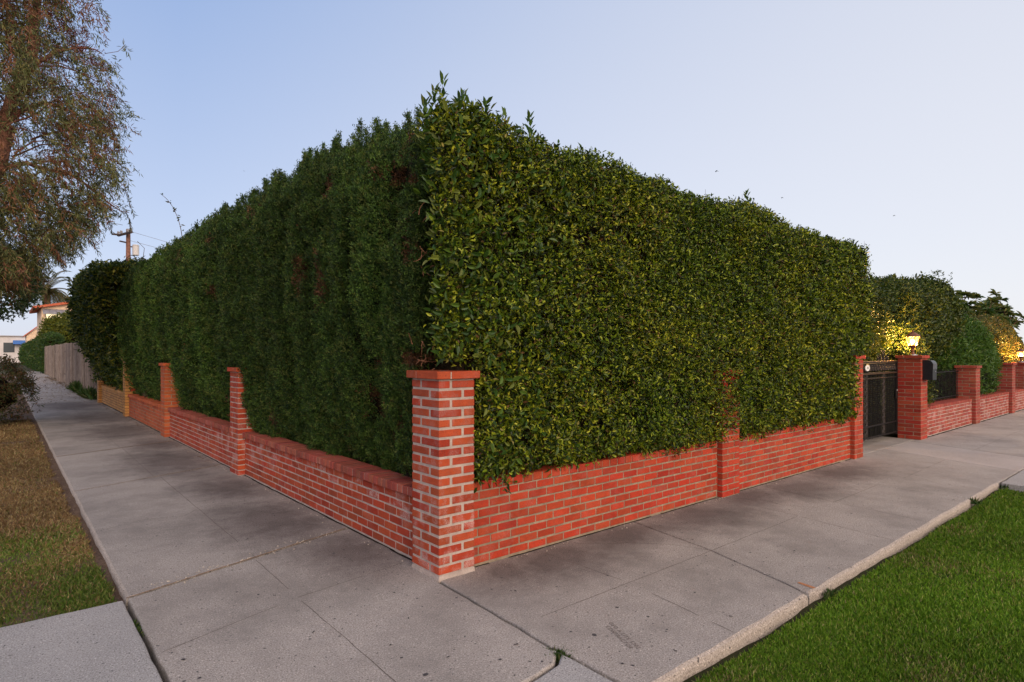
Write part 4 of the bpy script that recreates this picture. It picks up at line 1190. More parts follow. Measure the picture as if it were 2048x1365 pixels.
leaves('outer_leaves', SP + rng.normal(0, .015, SP.shape), unit(rng.normal(0, .5, SP.shape) + np.array([0.15, 0, -0.8])), rng.normal(0, 1, SP.shape), rng.uniform(.06, .13, n), 0.016, pal(rng, n, [(0.06, 0.08, 0.03), (0.11, 0.12, 0.05)], [1, 1]), M_EUC, t, oval=False)
B.build('sprays', [M_BARK], t)
nc = 150
cz = rng.uniform(5.6, 9.4, nc); cu = np.interp(cz, zb, ub) - np.abs(rng.normal(0, 0.55, nc)); cv = rng.uniform(11.3, 12.6, nc)
seeds = np.repeat(np.stack([cu, cv, cz], 1), 34, axis=0) + rng.normal(0, 0.05, (nc * 34, 3)) * np.array([1, 1, 0.8])
n = len(seeds)
leaves('seed_clusters', seeds, rng.normal(0, 1, seeds.shape), rng.normal(0, 1, seeds.shape), 0.03, 0.02, pal(rng, n, [(0.22, 0.03, 0.03), (0.14, 0.02, 0.02), (0.26, 0.07, 0.04)], [3, 2, 1]), M_EUC, t, oval=False)

# darker tree behind it
blob('dark green round-headed tree behind the weeping tree, over the far pavement', (-3.15, 26.0, 4.2), (1.80, 2.6, 1.35), 5200, 0.13, [(0.03, 0.055, 0.015), (0.05, 0.09, 0.02), (0.08, 0.10, 0.03)], [3, 3, 1], 9, cat='tree', name='shade_tree', lratio=0.5, zmin=2.5, amp=0.35, fr=0.9, core=0, stems=0)

# ---- grass
def grass(name, label, region, n, h0, w0, cols, wts, seed, z, dry=None, lean=0.5, lod=3.3, clumps=0.0, edge=None, bright=None):
    rng = np.random.default_rng(seed)
    x0, x1, y0, y1 = region
    P = np.stack([rng.uniform(x0, x1, n), rng.uniform(y0, y1, n), np.zeros(n)], 1)
    dist = np.linalg.norm(P - CAM, axis=1); sc = np.maximum(1, dist / lod)
    # keep only what the camera side could see, thinning with distance
    keep = rng.random(n) < 1 / sc ** 1.7
    if edge is not None: keep &= edge(P)
    P, sc = P[keep], sc[keep]; n = len(P)
    if clumps:
        k2 = vn(P, 5, 1.0) + 0.8 * vn(P, 1.6, 6.0) > rng.uniform(-1.2, 1.0, n) * 1.0 - (1 - clumps) * 1.2
        P, sc = P[k2], sc[k2]; n = len(P)
    P[:, 2] = z
    a = unit(np.array([0, 0, 1.0]) + rng.normal(0, lean, (n, 3)) * np.array([1, 1, 0.25]))
    hh = h0 * rng.uniform(0.5, 1.35, n) * sc ** 0.45 * (1 + 0.35 * vn(P, 2.3, 8.0)); ww = w0 * rng.uniform(.7, 1.3, n) * sc ** 0.9
    C = pal(rng, n, cols, wts, var=0.3)
    if dry is not None:
        dd = dry(P); dc = pal(rng, n, [(0.42, 0.32, 0.16), (0.30, 0.18, 0.085), (0.20, 0.12, 0.065)] if name == 'verge_grass' else [(0.48, 0.42, 0.20), (0.34, 0.28, 0.12), (0.22, 0.19, 0.08)], [2, 3, 2], var=.3)
        C = np.where((rng.random(n) < dd)[:, None], dc, C)
    C *= (1 + 0.25 * vn(P, 1.1, 12.0))[:, None]
    o = leaves(name, P, a, rng.normal(0, 1, P.shape), hh, ww, np.clip(C, .003, 1), M_GRASS, None, oval=False, curl=0.35, fold=0.1)
    tag(o, label, 'grass', kind='stuff')
    print(name, n)
    return o
grass('lawn_grass', 'short green lawn right of the corner pavement with a few straw-coloured patches', (-0.02, 7.12, -6.5, -1.87), 1500000, 0.027, 0.0034,
      [(0.09, 0.19, 0.015), (0.15, 0.29, 0.02), (0.21, 0.34, 0.03), (0.34, 0.37, 0.09)], [3, 4, 3, 1.2], 81, -0.085,
      dry=lambda P: np.clip(0.03 + 0.5 * (vn(P, 1.5, 3.0) - 0.25) + 0.25 * vn(P, 4.5, 8.0), 0.03, 0.5), lod=3.4)
grass('verge_grass', 'patchy dry brown and green grass on the left verge', (-2.9, -1.775, 1.12, 15.5), 520000, 0.028, 0.0042,
      [(0.08, 0.15, 0.018), (0.14, 0.21, 0.03), (0.21, 0.23, 0.06)], [3, 3, 2], 82, -0.045,
      dry=lambda P: np.clip(0.15 + 0.5 * (P[:, 1] - 1.7) + 0.6 * vn(P, 2.2, 3.0), 0.12, 0.96), lean=1.1, clumps=0.45, lod=4.5,
      edge=lambda P: (P[:, 0] < -1.80 - 0.05 * np.abs(vn(P, 4, 2.0)) - 0.04 * (P[:, 1] > 4)))
# leaf litter on the verge and the far pavement
rng = np.random.default_rng(91)
n = 2600
P = np.stack([rng.uniform(-2.9, -1.8, n), 2 + 14 * rng.random(n) ** 0.6, np.full(n, -0.030)], 1)
n2 = 1500
q = np.stack([np.where(rng.random(n2) < .5, rng.normal(0.0, 0.14, n2), rng.uniform(-1.7, 0.1, n2)), rng.uniform(20.5, 48, n2), np.full(n2, 0.006)], 1)
q[:, 0] = np.minimum(q[:, 0], 0.08)
n3 = 260
q3 = np.stack([-0.03 - np.abs(rng.normal(0, 0.06, n3)) * 0 + rng.uniform(-.05, .06, n3), rng.uniform(4.9, 20, n3), np.full(n3, 0.005)], 1)
P = np.concatenate([P, q, q3]); n = len(P)
L_ = rng.uniform(0.02, 0.05, n) * np.maximum(1, np.linalg.norm(P - CAM, axis=1) / 14)
o = leaves('leaf_litter', P, rng.normal(0, 1, P.shape) * np.array([1, 1, .08]), np.tile([0, 0, 1.0], (n, 1)) + rng.normal(0, .15, P.shape), L_, L_ * 0.3, pal(rng, n, [(0.35, 0.26, 0.18), (0.22, 0.12, 0.06), (0.14, 0.07, 0.04), (0.5, 0.42, 0.33)], [2, 3, 3, 1]), M_EUC, None, oval=False)
tag(o, 'scattered brown leaf litter along the verge and the far pavement edge', 'leaf litter', kind='stuff')

# ---- grit
A = Acc(); rq = random.Random(5)
for i in range(420):
    k = rq.random()
    if k < .35: x, y = rq.uniform(-1.6, 0.0), 0; y = 1.12 + (x + 1.76) * 0.3 + rq.gauss(0, 0.05)
    elif k < .7: x, y = 0.05 - abs(rq.gauss(0, 0.05)), rq.uniform(0.4, 12)
    else: x, y = rq.uniform(0.35, 7.5), 0.03 - abs(rq.gauss(0, 0.04))
    r_ = rq.uniform(0.002, 0.006); sh_ = rq.uniform(.25, .6)
    A.box((x, y, r_ * .6 + 0.0005), (r_, r_ * rq.uniform(.6, 1), r_ * .6), (1, 1, 1, 0), r_ * 0.35, rz=rq.uniform(0, 3))
o = A.build('grit', [simple('grit_stone', (0.42, 0.36, 0.30), 0.9, var=0.5, vs=30)])
tag(o, 'loose pale grit lying along the sandy joint and the foot of the walls', 'grit', kind='stuff')

# ---- weeds
def weed(label, c, n, h, spread, seed, cols=None, w_=0.006):
    rng = np.random.default_rng(seed)
    P = np.array(c) + np.stack([rng.normal(0, spread[0], n), rng.normal(0, spread[1], n), np.zeros(n)], 1)
    a = unit(np.array([0, 0, 1.0]) + rng.normal(0, .6, (n, 3)) * np.array([1, 1, .2]))
    o = leaves('weed', P - np.array(c), a, rng.normal(0, 1, P.shape), rng.uniform(.5, 1.2, n) * h, w_, pal(rng, n, cols or [(0.04, 0.09, 0.015), (0.08, 0.14, 0.03), (0.14, 0.15, 0.05)], [3, 2, 1]), M_GRASS, None, oval=False, curl=.3)
    o.location = c
    tag(o, label, 'weed')
weed('tuft of green weeds in the hole where the corner slabs meet', (-0.065, -1.285, -0.03), 260, 0.045, (0.03, 0.03), 1)
weed('tiny weed on the lawn-side pavement edge at the cracked joint', (2.02, -1.86, -0.06), 70, 0.05, (0.04, 0.012), 2)
weed('dark tuft in the notch of the pavement edge by the lawn', (5.93, -1.85, -0.06), 80, 0.08, (0.02, 0.02), 3)
weed('weeds at the foot of the grey fence, nearest to the glow-tinted end pillar', (-0.02, 22.8, 0.0), 500, 0.40, (0.06, 0.5), 4, w_=0.02)
weed('weeds at the foot of the grey fence, farther from the glow-tinted end pillar', (0.0, 27.4, 0.0), 400, 0.45, (0.06, 0.7), 5, w_=0.02)
weed('sparse dry tuft in the seam beside the verge lawn corner', (-1.765, 0.62, -0.03), 70, 0.03, (0.006, 0.06), 6)
weed('tuft of grass where the lawn meets the driveway apron', (7.25, -1.88, -0.06), 90, 0.06, (0.05, 0.02), 7)

# ---- dark fallen leaves and gum spots on the pavement
M_LEAFD = simple('dark_dead_leaf', (0.035, 0.028, 0.03), 0.8, var=0.4, vs=90)
def fallen(i, x, y, s_):
    rr = random.Random(i); m_ = 12; V = [(0, 0, 0.004)]; 
    an = rr.uniform(0, 6.28)
    for k in range(m_):
        th = 2 * math.pi * k / m_
        r_ = s_ * (1 + 0.35 * rr.uniform(-1, 1))
        px, py = r_ * math.cos(th), r_ * 0.42 * math.sin(th)
        V.append((px * math.cos(an) - py * math.sin(an), px * math.sin(an) + py * math.cos(an), 0.0015 + 0.004 * abs(math.sin(th * 1.5 + i))))
    F = [(0, 1 + k, 1 + (k + 1) % m_) for k in range(m_)]
    me = bpy.data.meshes.new('fallen_leaf'); me.from_pydata(V, [], F)
    o = link('fallen_leaf', me, M_LEAFD); o.location = (x, y, 0.001)
    tag(o, 'small dark curled dead leaf lying on the bare pavement', 'dead leaf', 'dark dead leaves on the pavement')
for i, (x, y) in enumerate([(-0.99, 0.50), (-1.0, -0.19), (-1.65, -0.05), (-1.27, 2.08), (0.30, -0.49), (-0.48, -0.39), (1.06, -1.66), (0.10, -1.59), (0.43, -1.69), (-0.19, -1.07),
                            (-0.56, -0.94), (2.6, -1.35), (4.2, -1.2), (-1.3, 3.2), (-0.9, 6.5), (-0.73, -0.62), (-0.35, 0.02), (-0.75, 1.9), (1.9, -1.2), (6.9, -1.0), (8.9, -1.1)]):
    fallen(i, x, y, 0.010 + 0.006 * ((i * 7) % 5) / 4)

# ---- worn letters pressed into the slab
M_STAMP = simple('pressed_letters', (0.17, 0.135, 0.12), 1.0, var=0.5, vs=200)
def text(name, body, size, loc, rot, mat, parent, ext=0.0005, align='LEFT', space=1.0):
    cu_ = bpy.data.curves.new(name, 'FONT'); cu_.body = body; cu_.size = size; cu_.extrude = ext
    cu_.align_x = align; cu_.space_character = space
    cu_.materials.append(mat)
    tmp = bpy.data.objects.new(name + '_curve', cu_)
    me = bpy.data.meshes.new_from_object(tmp)
    bpy.data.objects.remove(tmp); bpy.data.curves.remove(cu_)
    o = bpy.data.objects.new(name, me); COL.objects.link(o)
    o.parent = parent
    o.location = Vector(loc) - (Vector(parent.location) if parent else Vector((0, 0, 0)))
    o.rotation_euler = rot
    return o
rz = math.atan2(-0.38, -0.15)
text('stamped_letters', 'GEO A LITE 5302', 0.037, (0.415, -1.225, 0.0016), (0, 0, rz), M_STAMP, pave, space=1.25)
text('stamped_letters', 'CONTRACTOR', 0.037, (0.365, -1.245, 0.0016), (0, 0, rz), M_STAMP, pave, space=1.2)

# ------------------------------------------------------------------ gate
GV = 0.40
t = thing('iron_gate', 'black wrought iron gate with scroll panel and crest between two brick pillars', 'gate', (9.33, GV, 0))
g0, g1 = 7.98, 10.70
B = Acc()
zb0, zt0 = 0.10, 1.46
for x in (g0, g1): B.box((x, GV, 0.78), (0.022, 0.022, 0.70), ch=0.002)
for (z, h) in ((0.13, .012), (0.33, 0.012), (1.18, 0.012), (1.275, 0.016), (1.46, 0.02)):
    B.box(((g0 + g1) / 2, GV, z), ((g1 - g0) / 2 - 0.022, 0.016, h), ch=0.002)
B.build('frame', [M_IRON], t)
strips = [8.33, 9.18, 10.03]
B = Acc()
x = g0 + 0.09; i = 0
while x < g1 - 0.05:
    if all(abs(x - s_) > 0.11 for s_ in strips):
        if i % 2: B.tube([(x, GV, 0.10), (x, GV, 1.27)], 0.008, 6)
        else:
            # beaded bar
            B.tube([(x, GV, 0.10), (x, GV, 1.27)], 0.006, 5)
            for k in range(26):
                z = 0.34 + k * 0.034
                B.lathe((x, GV, z), [(0.004, -0.010), (0.013, -0.003), (0.013, 0.003), (0.004, 0.010)], 6)
    i += 1; x += 0.062
B.build('bars', [M_IRON], t)
def spiral(cx, cz, r, turns, sgn, y, a0=0.0, n=22):
    return [(cx + sgn * r * (1 - 0.8 * k / n) * math.cos(a0 + turns * 2 * math.pi * k / n), y, cz + r * (1 - 0.8 * k / n) * math.sin(a0 + turns * 2 * math.pi * k / n)) for k in range(n + 1)]
for s_ in strips:      # vertical leafy strips
    B = Acc()
    for dx in (-0.075, 0.075): B.tube([(s_ + dx, GV, 0.10), (s_ + dx, GV, 1.27)], 0.007, 5)
    z = 0.17; k = 0
    while z < 1.25:
        sg = 1 if k % 2 else -1
        B.tube(spiral(s_ + sg * 0.022, z, 0.042, 1.3, sg, GV - 0.004, 0.6), 0.0065, 4)
        B.tube([(s_ - sg * 0.045, GV, z - 0.03), (s_, GV - 0.01, z), (s_ + sg * 0.04, GV, z + 0.045)], [0.004, 0.009, 0.003], 4)
        z += 0.062; k += 1
    B.build('ornate_strip', [M_ORN], t)
B = Acc()
x = g0 + 0.06; k = 0
while x < g1 - 0.05:      # scroll band under the top rail
    sg = 1 if k % 2 else -1
    B.tube(spiral(x, 1.37 + sg * 0.028, 0.046, 1.4, sg, GV - 0.004, sg * 0.8), 0.007, 4)
    B.tube(spiral(x + 0.03, 1.37 - sg * 0.035, 0.030, 1.2, -sg, GV + 0.004, 0.3), 0.006, 4)
    x += 0.062; k += 1
B.build('scroll_band', [M_ORN], t)
B = Acc()
cxx = 10.0
for sg in (-1, 1):
    B.tube(spiral(cxx + sg * 0.10, 1.58, 0.10, 1.1, sg, GV, 1.2), 0.011, 6)
    B.tube(spiral(cxx + sg * 0.24, 1.535, 0.06, 1.2, sg, GV, 2.2), 0.010, 6)
    B.tube([(cxx + sg * 0.03, GV, 1.48), (cxx + sg * 0.10, GV, 1.55), (cxx + sg * 0.2, GV, 1.50), (cxx + sg * 0.36, GV, 1.48)], [.012, .010, .009, .006], 6)
B.tube([(cxx, GV, 1.47), (cxx, GV, 1.60), (cxx, GV, 1.70)], [.012, .02, .003], 6)
B.build('crest', [M_IRON], t)
B = Acc(); B.box(((g0 + g1) / 2, GV - 0.006, 1.484), ((g1 - g0) / 2, 0.020, 0.006), ch=0.002)
B.box(((g0 + g1) / 2, GV - 0.018, 1.262), ((g1 - g0) / 2 - .03, 0.004, 0.006))
B.build('worn_rail_edge', [M_RUST], t)
B = Acc(); B.box((10.62, GV - 0.03, 0.86), (0.05, 0.012, 0.09), ch=0.004); o = B.build('lock_plate', [M_IRON], t)
B = Acc(); B.lathe((10.60, GV - 0.05, 0.93), [(0.005, -0.014), (0.015, -0.006), (0.015, 0.006), (0.005, 0.014)], 10)
M_STEEL = simple('polished_steel', (0.7, 0.7, 0.68), 0.25, 0.9, var=0.05)
B.build('keyhole', [M_STEEL], t)
# oval number plaque hung on the gate
M_WHITE = simple('white_enamel', (0.78, 0.76, 0.72), 0.35, var=0.05)
M_GOLD = simple('brass', (0.55, 0.38, 0.10), 0.35, 0.6, var=0.2)
M_TXT = simple('dark_lettering', (0.12, 0.09, 0.07), 0.6, var=0.1)
pq = thing('number_plaque', 'white oval house number plaque hanging on the iron gate', 'plaque', (9.19, GV - 0.03, 1.372))
def oval(acc, cx, cy, cz, rx, rzz, th, n=28, m=0):
    V = [(cx + rx * math.cos(2 * math.pi * k / n), cy, cz + rzz * math.sin(2 * math.pi * k / n)) for k in range(n)]
    V += [(v[0], cy - th, v[2]) for v in [(cx + (rx - .004) * math.cos(2 * math.pi * k / n), 0, cz + (rzz - .004) * math.sin(2 * math.pi * k / n)) for k in range(n)]]
    F = [tuple(n + k for k in range(n))] + [(k, (k + 1) % n, n + (k + 1) % n, n + k) for k in range(n)]
    F = [tuple(reversed(f)) for f in F]
    acc.add(V, F, m=m)
B = Acc(); oval(B, 9.19, GV - 0.018, 1.372, 0.098, 0.058, 0.010); B.build('plate', [M_WHITE], pq)
B = Acc()
B.tube([(9.19 - 0.07, GV - 0.022, 1.412), (9.19 - 0.03, GV - 0.024, 1.436), (9.19 + 0.03, GV - 0.024, 1.438), (9.19 + 0.08, GV - 0.022, 1.412)], [0.004, 0.010, 0.010, 0.004], 6); B.build('brass_crown', [M_GOLD], pq)
text('number', '103', 0.062, (9.19, GV - 0.0295, 1.352), (R(90), 0, 0), M_TXT, pq, align='CENTER')

# ------------------------------------------------------------------ lantern on the gate pillar
def emat(name, col, st):
    m, t_, b = nodes(name)
    b.inputs['Emission Color'].default_value = (*col, 1); b.inputs['Emission Strength'].default_value = st
    b.inputs['Base Color'].default_value = (*col, 1)
    return m
def mat_glow():
    m, t_, b = nodes('lit_lamp_glass')
    em = N(t_, 'ShaderNodeEmission'); em.inputs[0].default_value = (1.0, 0.42, 0.08, 1); em.inputs[1].default_value = 5.5
    tr = N(t_, 'ShaderNodeBsdfTransparent'); ms = N(t_, 'ShaderNodeMixShader'); ms.inputs[0].default_value = 0.45
    t_.links.new(tr.outputs[0], ms.inputs[1]); t_.links.new(em.outputs[0], ms.inputs[2])
    t_.links.new(ms.outputs[0], t_.nodes['Material Output'].inputs[0])
    return m
M_GLOW = mat_glow()
M_BULB = emat('bulb', (1.0, 0.75, 0.4), 30.0)
M_COPPER = simple('weathered_copper', (0.22, 0.09, 0.04), 0.5, 0.5, var=0.4, vs=40)
def lantern(label, x, y, z, s=1.0, power=30, group=None):
    t = thing('pillar_lantern', label, 'lamp', (x, y, z), group)
    B = Acc(); B.lathe((x, y, z), [(0.085 * s, 0), (0.085 * s, 0.010 * s), (0.06 * s, 0.02 * s)], 20); B.build('base_plate', [M_STEEL], t)
    B = Acc(); B.lathe((x, y, z + 0.018 * s), [(0.055 * s, 0), (0.035 * s, 0.02 * s), (0.024 * s, 0.05 * s), (0.032 * s, 0.075 * s), (0.022 * s, 0.10 * s), (0.045 * s, 0.135 * s), (0.085 * s, 0.165 * s), (0.09 * s, 0.175 * s)], 20, )
    B.build('stem', [M_COPPER], t, smooth=False)
    B = Acc(); B.lathe((x, y, z + 0.195 * s), [(0.062 * s, 0), (0.085 * s, 0.05 * s), (0.112 * s, 0.155 * s), (0.115 * s, 0.16 * s)], 6); gl = B.build('glass', [M_GLOW], t)
    B = Acc(); B.lathe((x, y, z + 0.25 * s), [(0.012 * s, -0.03 * s), (0.034 * s, 0), (0.036 * s, 0.03 * s), (0.02 * s, 0.06 * s)], 12); B.build('bulb', [M_BULB], t)
    B = Acc()
    for k in range(6):
        th = 2 * math.pi * (k + .5) / 6
        B.tube([(x + 0.064 * s * math.cos(th), y + 0.064 * s * math.sin(th), z + 0.19 * s), (x + 0.088 * s * math.cos(th), y + 0.088 * s * math.sin(th), z + 0.245 * s), (x + 0.119 * s * math.cos(th), y + 0.119 * s * math.sin(th), z + 0.36 * s)], 0.006 * s, 5)
    B.build('glazing_bars', [M_COPPER], t)
    B = Acc(); B.lathe((x, y, z + 0.356 * s), [(0.132 * s, 0), (0.134 * s, 0.012 * s), (0.11 * s, 0.04 * s), (0.085 * s, 0.06 * s), (0.055 * s, 0.085 * s), (0.02 * s, 0.095 * s), (0.026 * s, 0.11 * s), (0.008 * s, 0.13 * s)], 20)
    B.build('roof', [M_COPPER], t)
    ld = bpy.data.lights.new('lamp_light', 'POINT'); ld.energy = power; ld.color = (1.0, 0.50, 0.13); ld.shadow_soft_size = 0.05
    lo = bpy.data.objects.new('lamp_light', ld); COL.objects.link(lo); lo.parent = t; lo.location = (0, 0, 0.235 * s)
    return t, gl
def lantern_lights(): pass
lt, gl = lantern('lit copper lantern on the gate pillar beside the mailbox', 10.93, 0.19, 1.593, 0.98, 950)
lt2, gl2 = lantern('lit lantern on the far pillar at the right picture edge', 20.45, 0.16, 1.363, 0.85, 650)
lt3, gl3 = lantern('second lit lantern, cut by the right picture edge', 22.2, 0.16, 1.363, 0.85, 650)

# brick pillar under the last lantern
pillar('far brick pillar just past the right picture edge under a second lamp', 22.0, 0, 0.40, 1.36, base=D_RED, eff=0.2, courses=18, joint=0.012)

# ------------------------------------------------------------------ mailbox
t = thing('mailbox', 'black curved-top wall mailbox fixed to the front of the gate pillar', 'mailbox', (10.94, -0.09, 1.12))
B = Acc()
x0, x1, y0, y1, z0, z1 = 10.825, 11.06, -0.165, -0.004, 1.13, 1.50
arc = [(y1, z0), (y0, z0), (y0, z1 - 0.06), (y0 + 0.012, z1 - 0.03), (y0 + 0.04, z1 - 0.006), (y0 + 0.075, z1), (y1, z1 + 0.004)]
V = [(x0, a, b) for a, b in arc] + [(x1, a, b) for a, b in arc]; n = len(arc)
F = [tuple(range(n)), tuple(reversed(range(n, 2 * n)))] + [(i, n + i, n + (i + 1) % n, (i + 1) % n) for i in range(n)]
B.add(V, F); M_MB = simple('black_enamel', (0.016, 0.016, 0.018), 0.35, 0.1, var=0.2, vs=30)
B.build('body', [M_MB], t)
B = Acc(); B.box(((x0 + x1) / 2, y0 - 0.004, z1 - 0.115), (0.115, 0.004, 0.055), ch=0.002); B.build('lid', [simple('grey_lid', (0.10, 0.10, 0.11), 0.4, 0.3)], t)
B = Acc(); B.lathe(((x0 + x1) / 2 + .02, y0 - 0.006, z1 - 0.215), [(0.003, -0.008), (0.009, 0), (0.003, 0.008)], 10); B.build('lock', [M_STEEL], t)

# ------------------------------------------------------------------ iron fence panels on the right wall
def fence_panel(label, a0, a1):
    t = thing('iron_fence', label, 'fence', ((a0 + a1) / 2, 0.33, 0.58), 'iron fence panels on the right wall')
    B = Acc()
    for z in (0.655, 1.215): B.box(((a0 + a1) / 2, 0.33, z), ((a1 - a0) / 2, 0.014, 0.009), ch=0.002)
    B.build('rails', [M_IRON], t)
    B = Acc(); x = a0 + 0.06
    while x < a1 - 0.03:
        B.tube([(x, 0.33, 0.59), (x, 0.33, 1.24), (x, 0.33, 1.28)], [0.008, 0.008, 0.002], 5); x += 0.105
    B.build('bars', [M_IRON], t)
fence_panel('black iron fence panel nearest the gate, partly behind draping leaves', 11.13, 14.655)
fence_panel('black iron fence panel between the two mid-distance brick pillars', 15.045, 18.395)
fence_panel('short black iron fence panel before the far lamp pillar', 18.785, 20.595)
t = thing('iron_fence', 'rusty iron railing stub behind the coping between the third and fourth left pillars', 'fence', (0.27, 12.5, 0.58))
B = Acc()
for k in range(30): B.tube([(0.245, 12.9 + k * 0.11, 0.57), (0.245, 12.9 + k * 0.11 - 0.0, 0.92)], 0.007, 5) if k < 14 else None
B.build('bars', [M_RUST], t)

# ------------------------------------------------------------------ weathered grey fence on the left
def mat_fence():
    m, t, b = nodes('weathered_reed_fence')
    c = mixc(t, noise(t, 3.0, 6, 0.75, stretch=(1, 1, 0.25), lo=0.3, hi=0.7), (0.30, 0.25, 0.22), (0.17, 0.12, 0.095))
    c = mixc(t, mul(t, noise(t, 14, 5, 0.75, stretch=(1, 3, 0.2), lo=0.48, hi=0.6), 0.7), c, (0.46, 0.40, 0.36))
    at_ = N(t, 'ShaderNodeAttribute', attribute_name='tint'); c = mixc(t, 1.0, c, at_.outputs[0], 'MULTIPLY')
    t.links.new(c, b.inputs['Base Color']); b.inputs['Roughness'].default_value = 0.95; b.inputs['Specular IOR Level'].default_value = 0.1
    bump(t, b, noise(t, 30, 5, 0.7, stretch=(1, 2, 0.3)), 0.02, 0.8)
    return m
t = thing('slat_fence', 'weathered grey upright slat fence between the glow-tinted end pillar and the ivy hedge', 'fence', (0.2, 34, 0))
B = Acc(); rr = random.Random(8); y = 20.5
while y < 55.5:
    wv = 0.06 * math.sin(y * 0.9) + 0.03 * math.sin(y * 2.3)
    wd_ = rr.uniform(0.08, 0.14)
    B.box((0.14 + wv * 0.8, y + wd_ / 2, 1.06 + wv * 0.5 + rr.uniform(-.015, .015)), (0.018 + rr.uniform(0, .012), wd_ / 2 - 0.012, 1.06), tint=(lambda k: (k, k * .96, k * .92, 0))(rr.uniform(0.65, 1.3)), ch=0.008)
    y += wd_
B.build('slats', [mat_fence()], t)
B = Acc(); B.box((0.20, 38.0, 0.5), (0.03, 17.4, 0.04)); B.box((0.20, 38.0, 1.7), (0.03, 17.4, 0.04)); B.build('rails', [M_TWIG], t)

# ------------------------------------------------------------------ stucco house
M_STUC = simple('cream_stucco', (0.86, 0.62, 0.43), 0.95, var=0.06, vs=3, bmp=0.01, bs=40)
def mat_tile():
    m, t, b = nodes('clay_roof_tile')
    c = mixc(t, noise(t, 6, 4), (0.62, 0.15, 0.06), (0.42, 0.09, 0.05))
    w_ = N(t, 'ShaderNodeTexWave'); w_.inputs['Scale'].default_value = 2.6; w_.bands_direction = 'Y'
    g_ = N(t, 'ShaderNodeNewGeometry'); t.links.new(g_.outputs['Position'], w_.inputs['Vector'])
    t.links.new(c, b.inputs['Base Color']); b.inputs['Roughness'].default_value = 0.85
    bump(t, b, w_.outputs[1], 0.06, 1.0)
    return m
M_TILE = mat_tile()
t = thing('stucco_house', 'cream stucco house with clay tile roof and grey window awning beyond the grey fence', 'house', (7.0, 77, 0))
B = Acc()
# gable wall block: south face at y=45
x0, x1, xa, ya, yb = 0.55, 13.8, 7.16, 72.0, 82.0
zE0, zE1, zA = 6.12, 6.12, 7.52
V = [(x0, ya, -.1), (x1, ya, -.1), (x1, ya, zE1), (xa, ya, zA), (x0, ya, zE0)]; V += [(v[0], yb, v[2]) for v in V]
F = [(0, 1, 2, 3, 4), (9, 8, 7, 6, 5), (0, 4, 9, 5), (1, 6, 7, 2), (4, 3, 8, 9), (3, 2, 7, 8), (0, 5, 6, 1)]
B.add(V, F); B.build('wall', [M_STUC], t)
B = Acc()
def plank(p0, p1, yy0, yy1, th):
    d_ = Vector((p1[0] - p0[0], 0, p1[1] - p0[1])).normalized(); nn = Vector((-d_.z, 0, d_.x)) * th
    V = [(p0[0], yy0, p0[1]), (p1[0], yy0, p1[1]), (p1[0] + nn.x, yy0, p1[1] + nn.z), (p0[0] + nn.x, yy0, p0[1] + nn.z)]
    V += [(v[0], yy1, v[2]) for v in V]
    B.add(V, [(0, 1, 2, 3), (7, 6, 5, 4), (0, 4, 5, 1), (1, 5, 6, 2), (2, 6, 7, 3), (3, 7, 4, 0)])
plank((-0.10, 5.99), (xa, 7.53), ya - .5, yb + .5, 0.22)
plank((xa, 7.53), (14.4, 5.99), ya - .5, yb + .5, 0.22)
B.build('roof', [M_TILE], t)
M_WARM = emat('lit_window', (1.0, 0.80, 0.50), 1.3)
B = Acc(); B.box((1.53, ya - .015, 4.87), (0.62, 0.02, 0.65)); wnd = B.build('window', [M_WARM], t)
B = Acc()
for (cx_, cz_, hx, hz) in ((1.53, 5.55, .72, .05), (1.53, 4.19, .72, .05), (0.86, 4.87, .05, .65), (2.20, 4.87, .05, .65), (1.53, 4.87, .02, .65)): B.box((cx_, ya - .05, cz_), (hx, .04, hz))
B.build('frame', [simple('cream_trim', (0.6, 0.5, 0.38), .7)], wnd)
M_AWN = simple('grey_awning', (0.26, 0.25, 0.28), 0.6, var=0.12, vs=4)
for k in range(4):
    B = Acc(); ax = 0.61 + k * 0.54
    V = [(ax, ya - .02, 6.01), (ax + .51, ya - .02, 6.01), (ax + .54, ya - .8, 5.64), (ax + .03, ya - .8, 5.64), (ax, ya - .02, 5.95), (ax + .51, ya - .02, 5.95), (ax + .54, ya - .8, 5.47), (ax + .03, ya - .8, 5.47)]
    B.add(V, [(0, 1, 2, 3), (3, 2, 6, 7), (4, 7, 6, 5), (0, 3, 7, 4), (1, 5, 6, 2), (0, 4, 5, 1)]); B.build('awning_panel', [M_AWN], t)
# smaller tiled house behind it
t = thing('tiled_house', 'small far house whose clay tile roof slopes down left of the cream stucco house', 'house', (1.5, 113, 0))
B = Acc(); V = [(0.0, 110, 4.2), (1.9, 110, 5.95), (3.8, 110, 4.2)]; V = [(v[0], 110, v[2]) for v in V] + [(v[0], 117, v[2]) for v in V]
V += [(v[0], v[1], v[2] - 0.18) for v in V]
B.add(V, [(0, 1, 4, 3), (1, 2, 5, 4), (6, 9, 10, 7), (7, 10, 11, 8), (0, 6, 7, 1), (1, 7, 8, 2), (3, 4, 10, 9), (4, 5, 11, 10), (0, 3, 9, 6), (2, 8, 11, 5)]); B.build('roof', [M_TILE], t)
B = Acc(); V = [(0.3, 110.3, -.1), (3.5, 110.3, -.1), (3.5, 110.3, 4.3), (1.9, 110.3, 5.7), (0.3, 110.3, 4.3)]; V += [(v[0], 116.7, v[2]) for v in V]
B.add(V, [(0, 1, 2, 3, 4), (9, 8, 7, 6, 5), (0, 4, 9, 5), (1, 6, 7, 2)]); B.build('wall', [M_STUC], t)

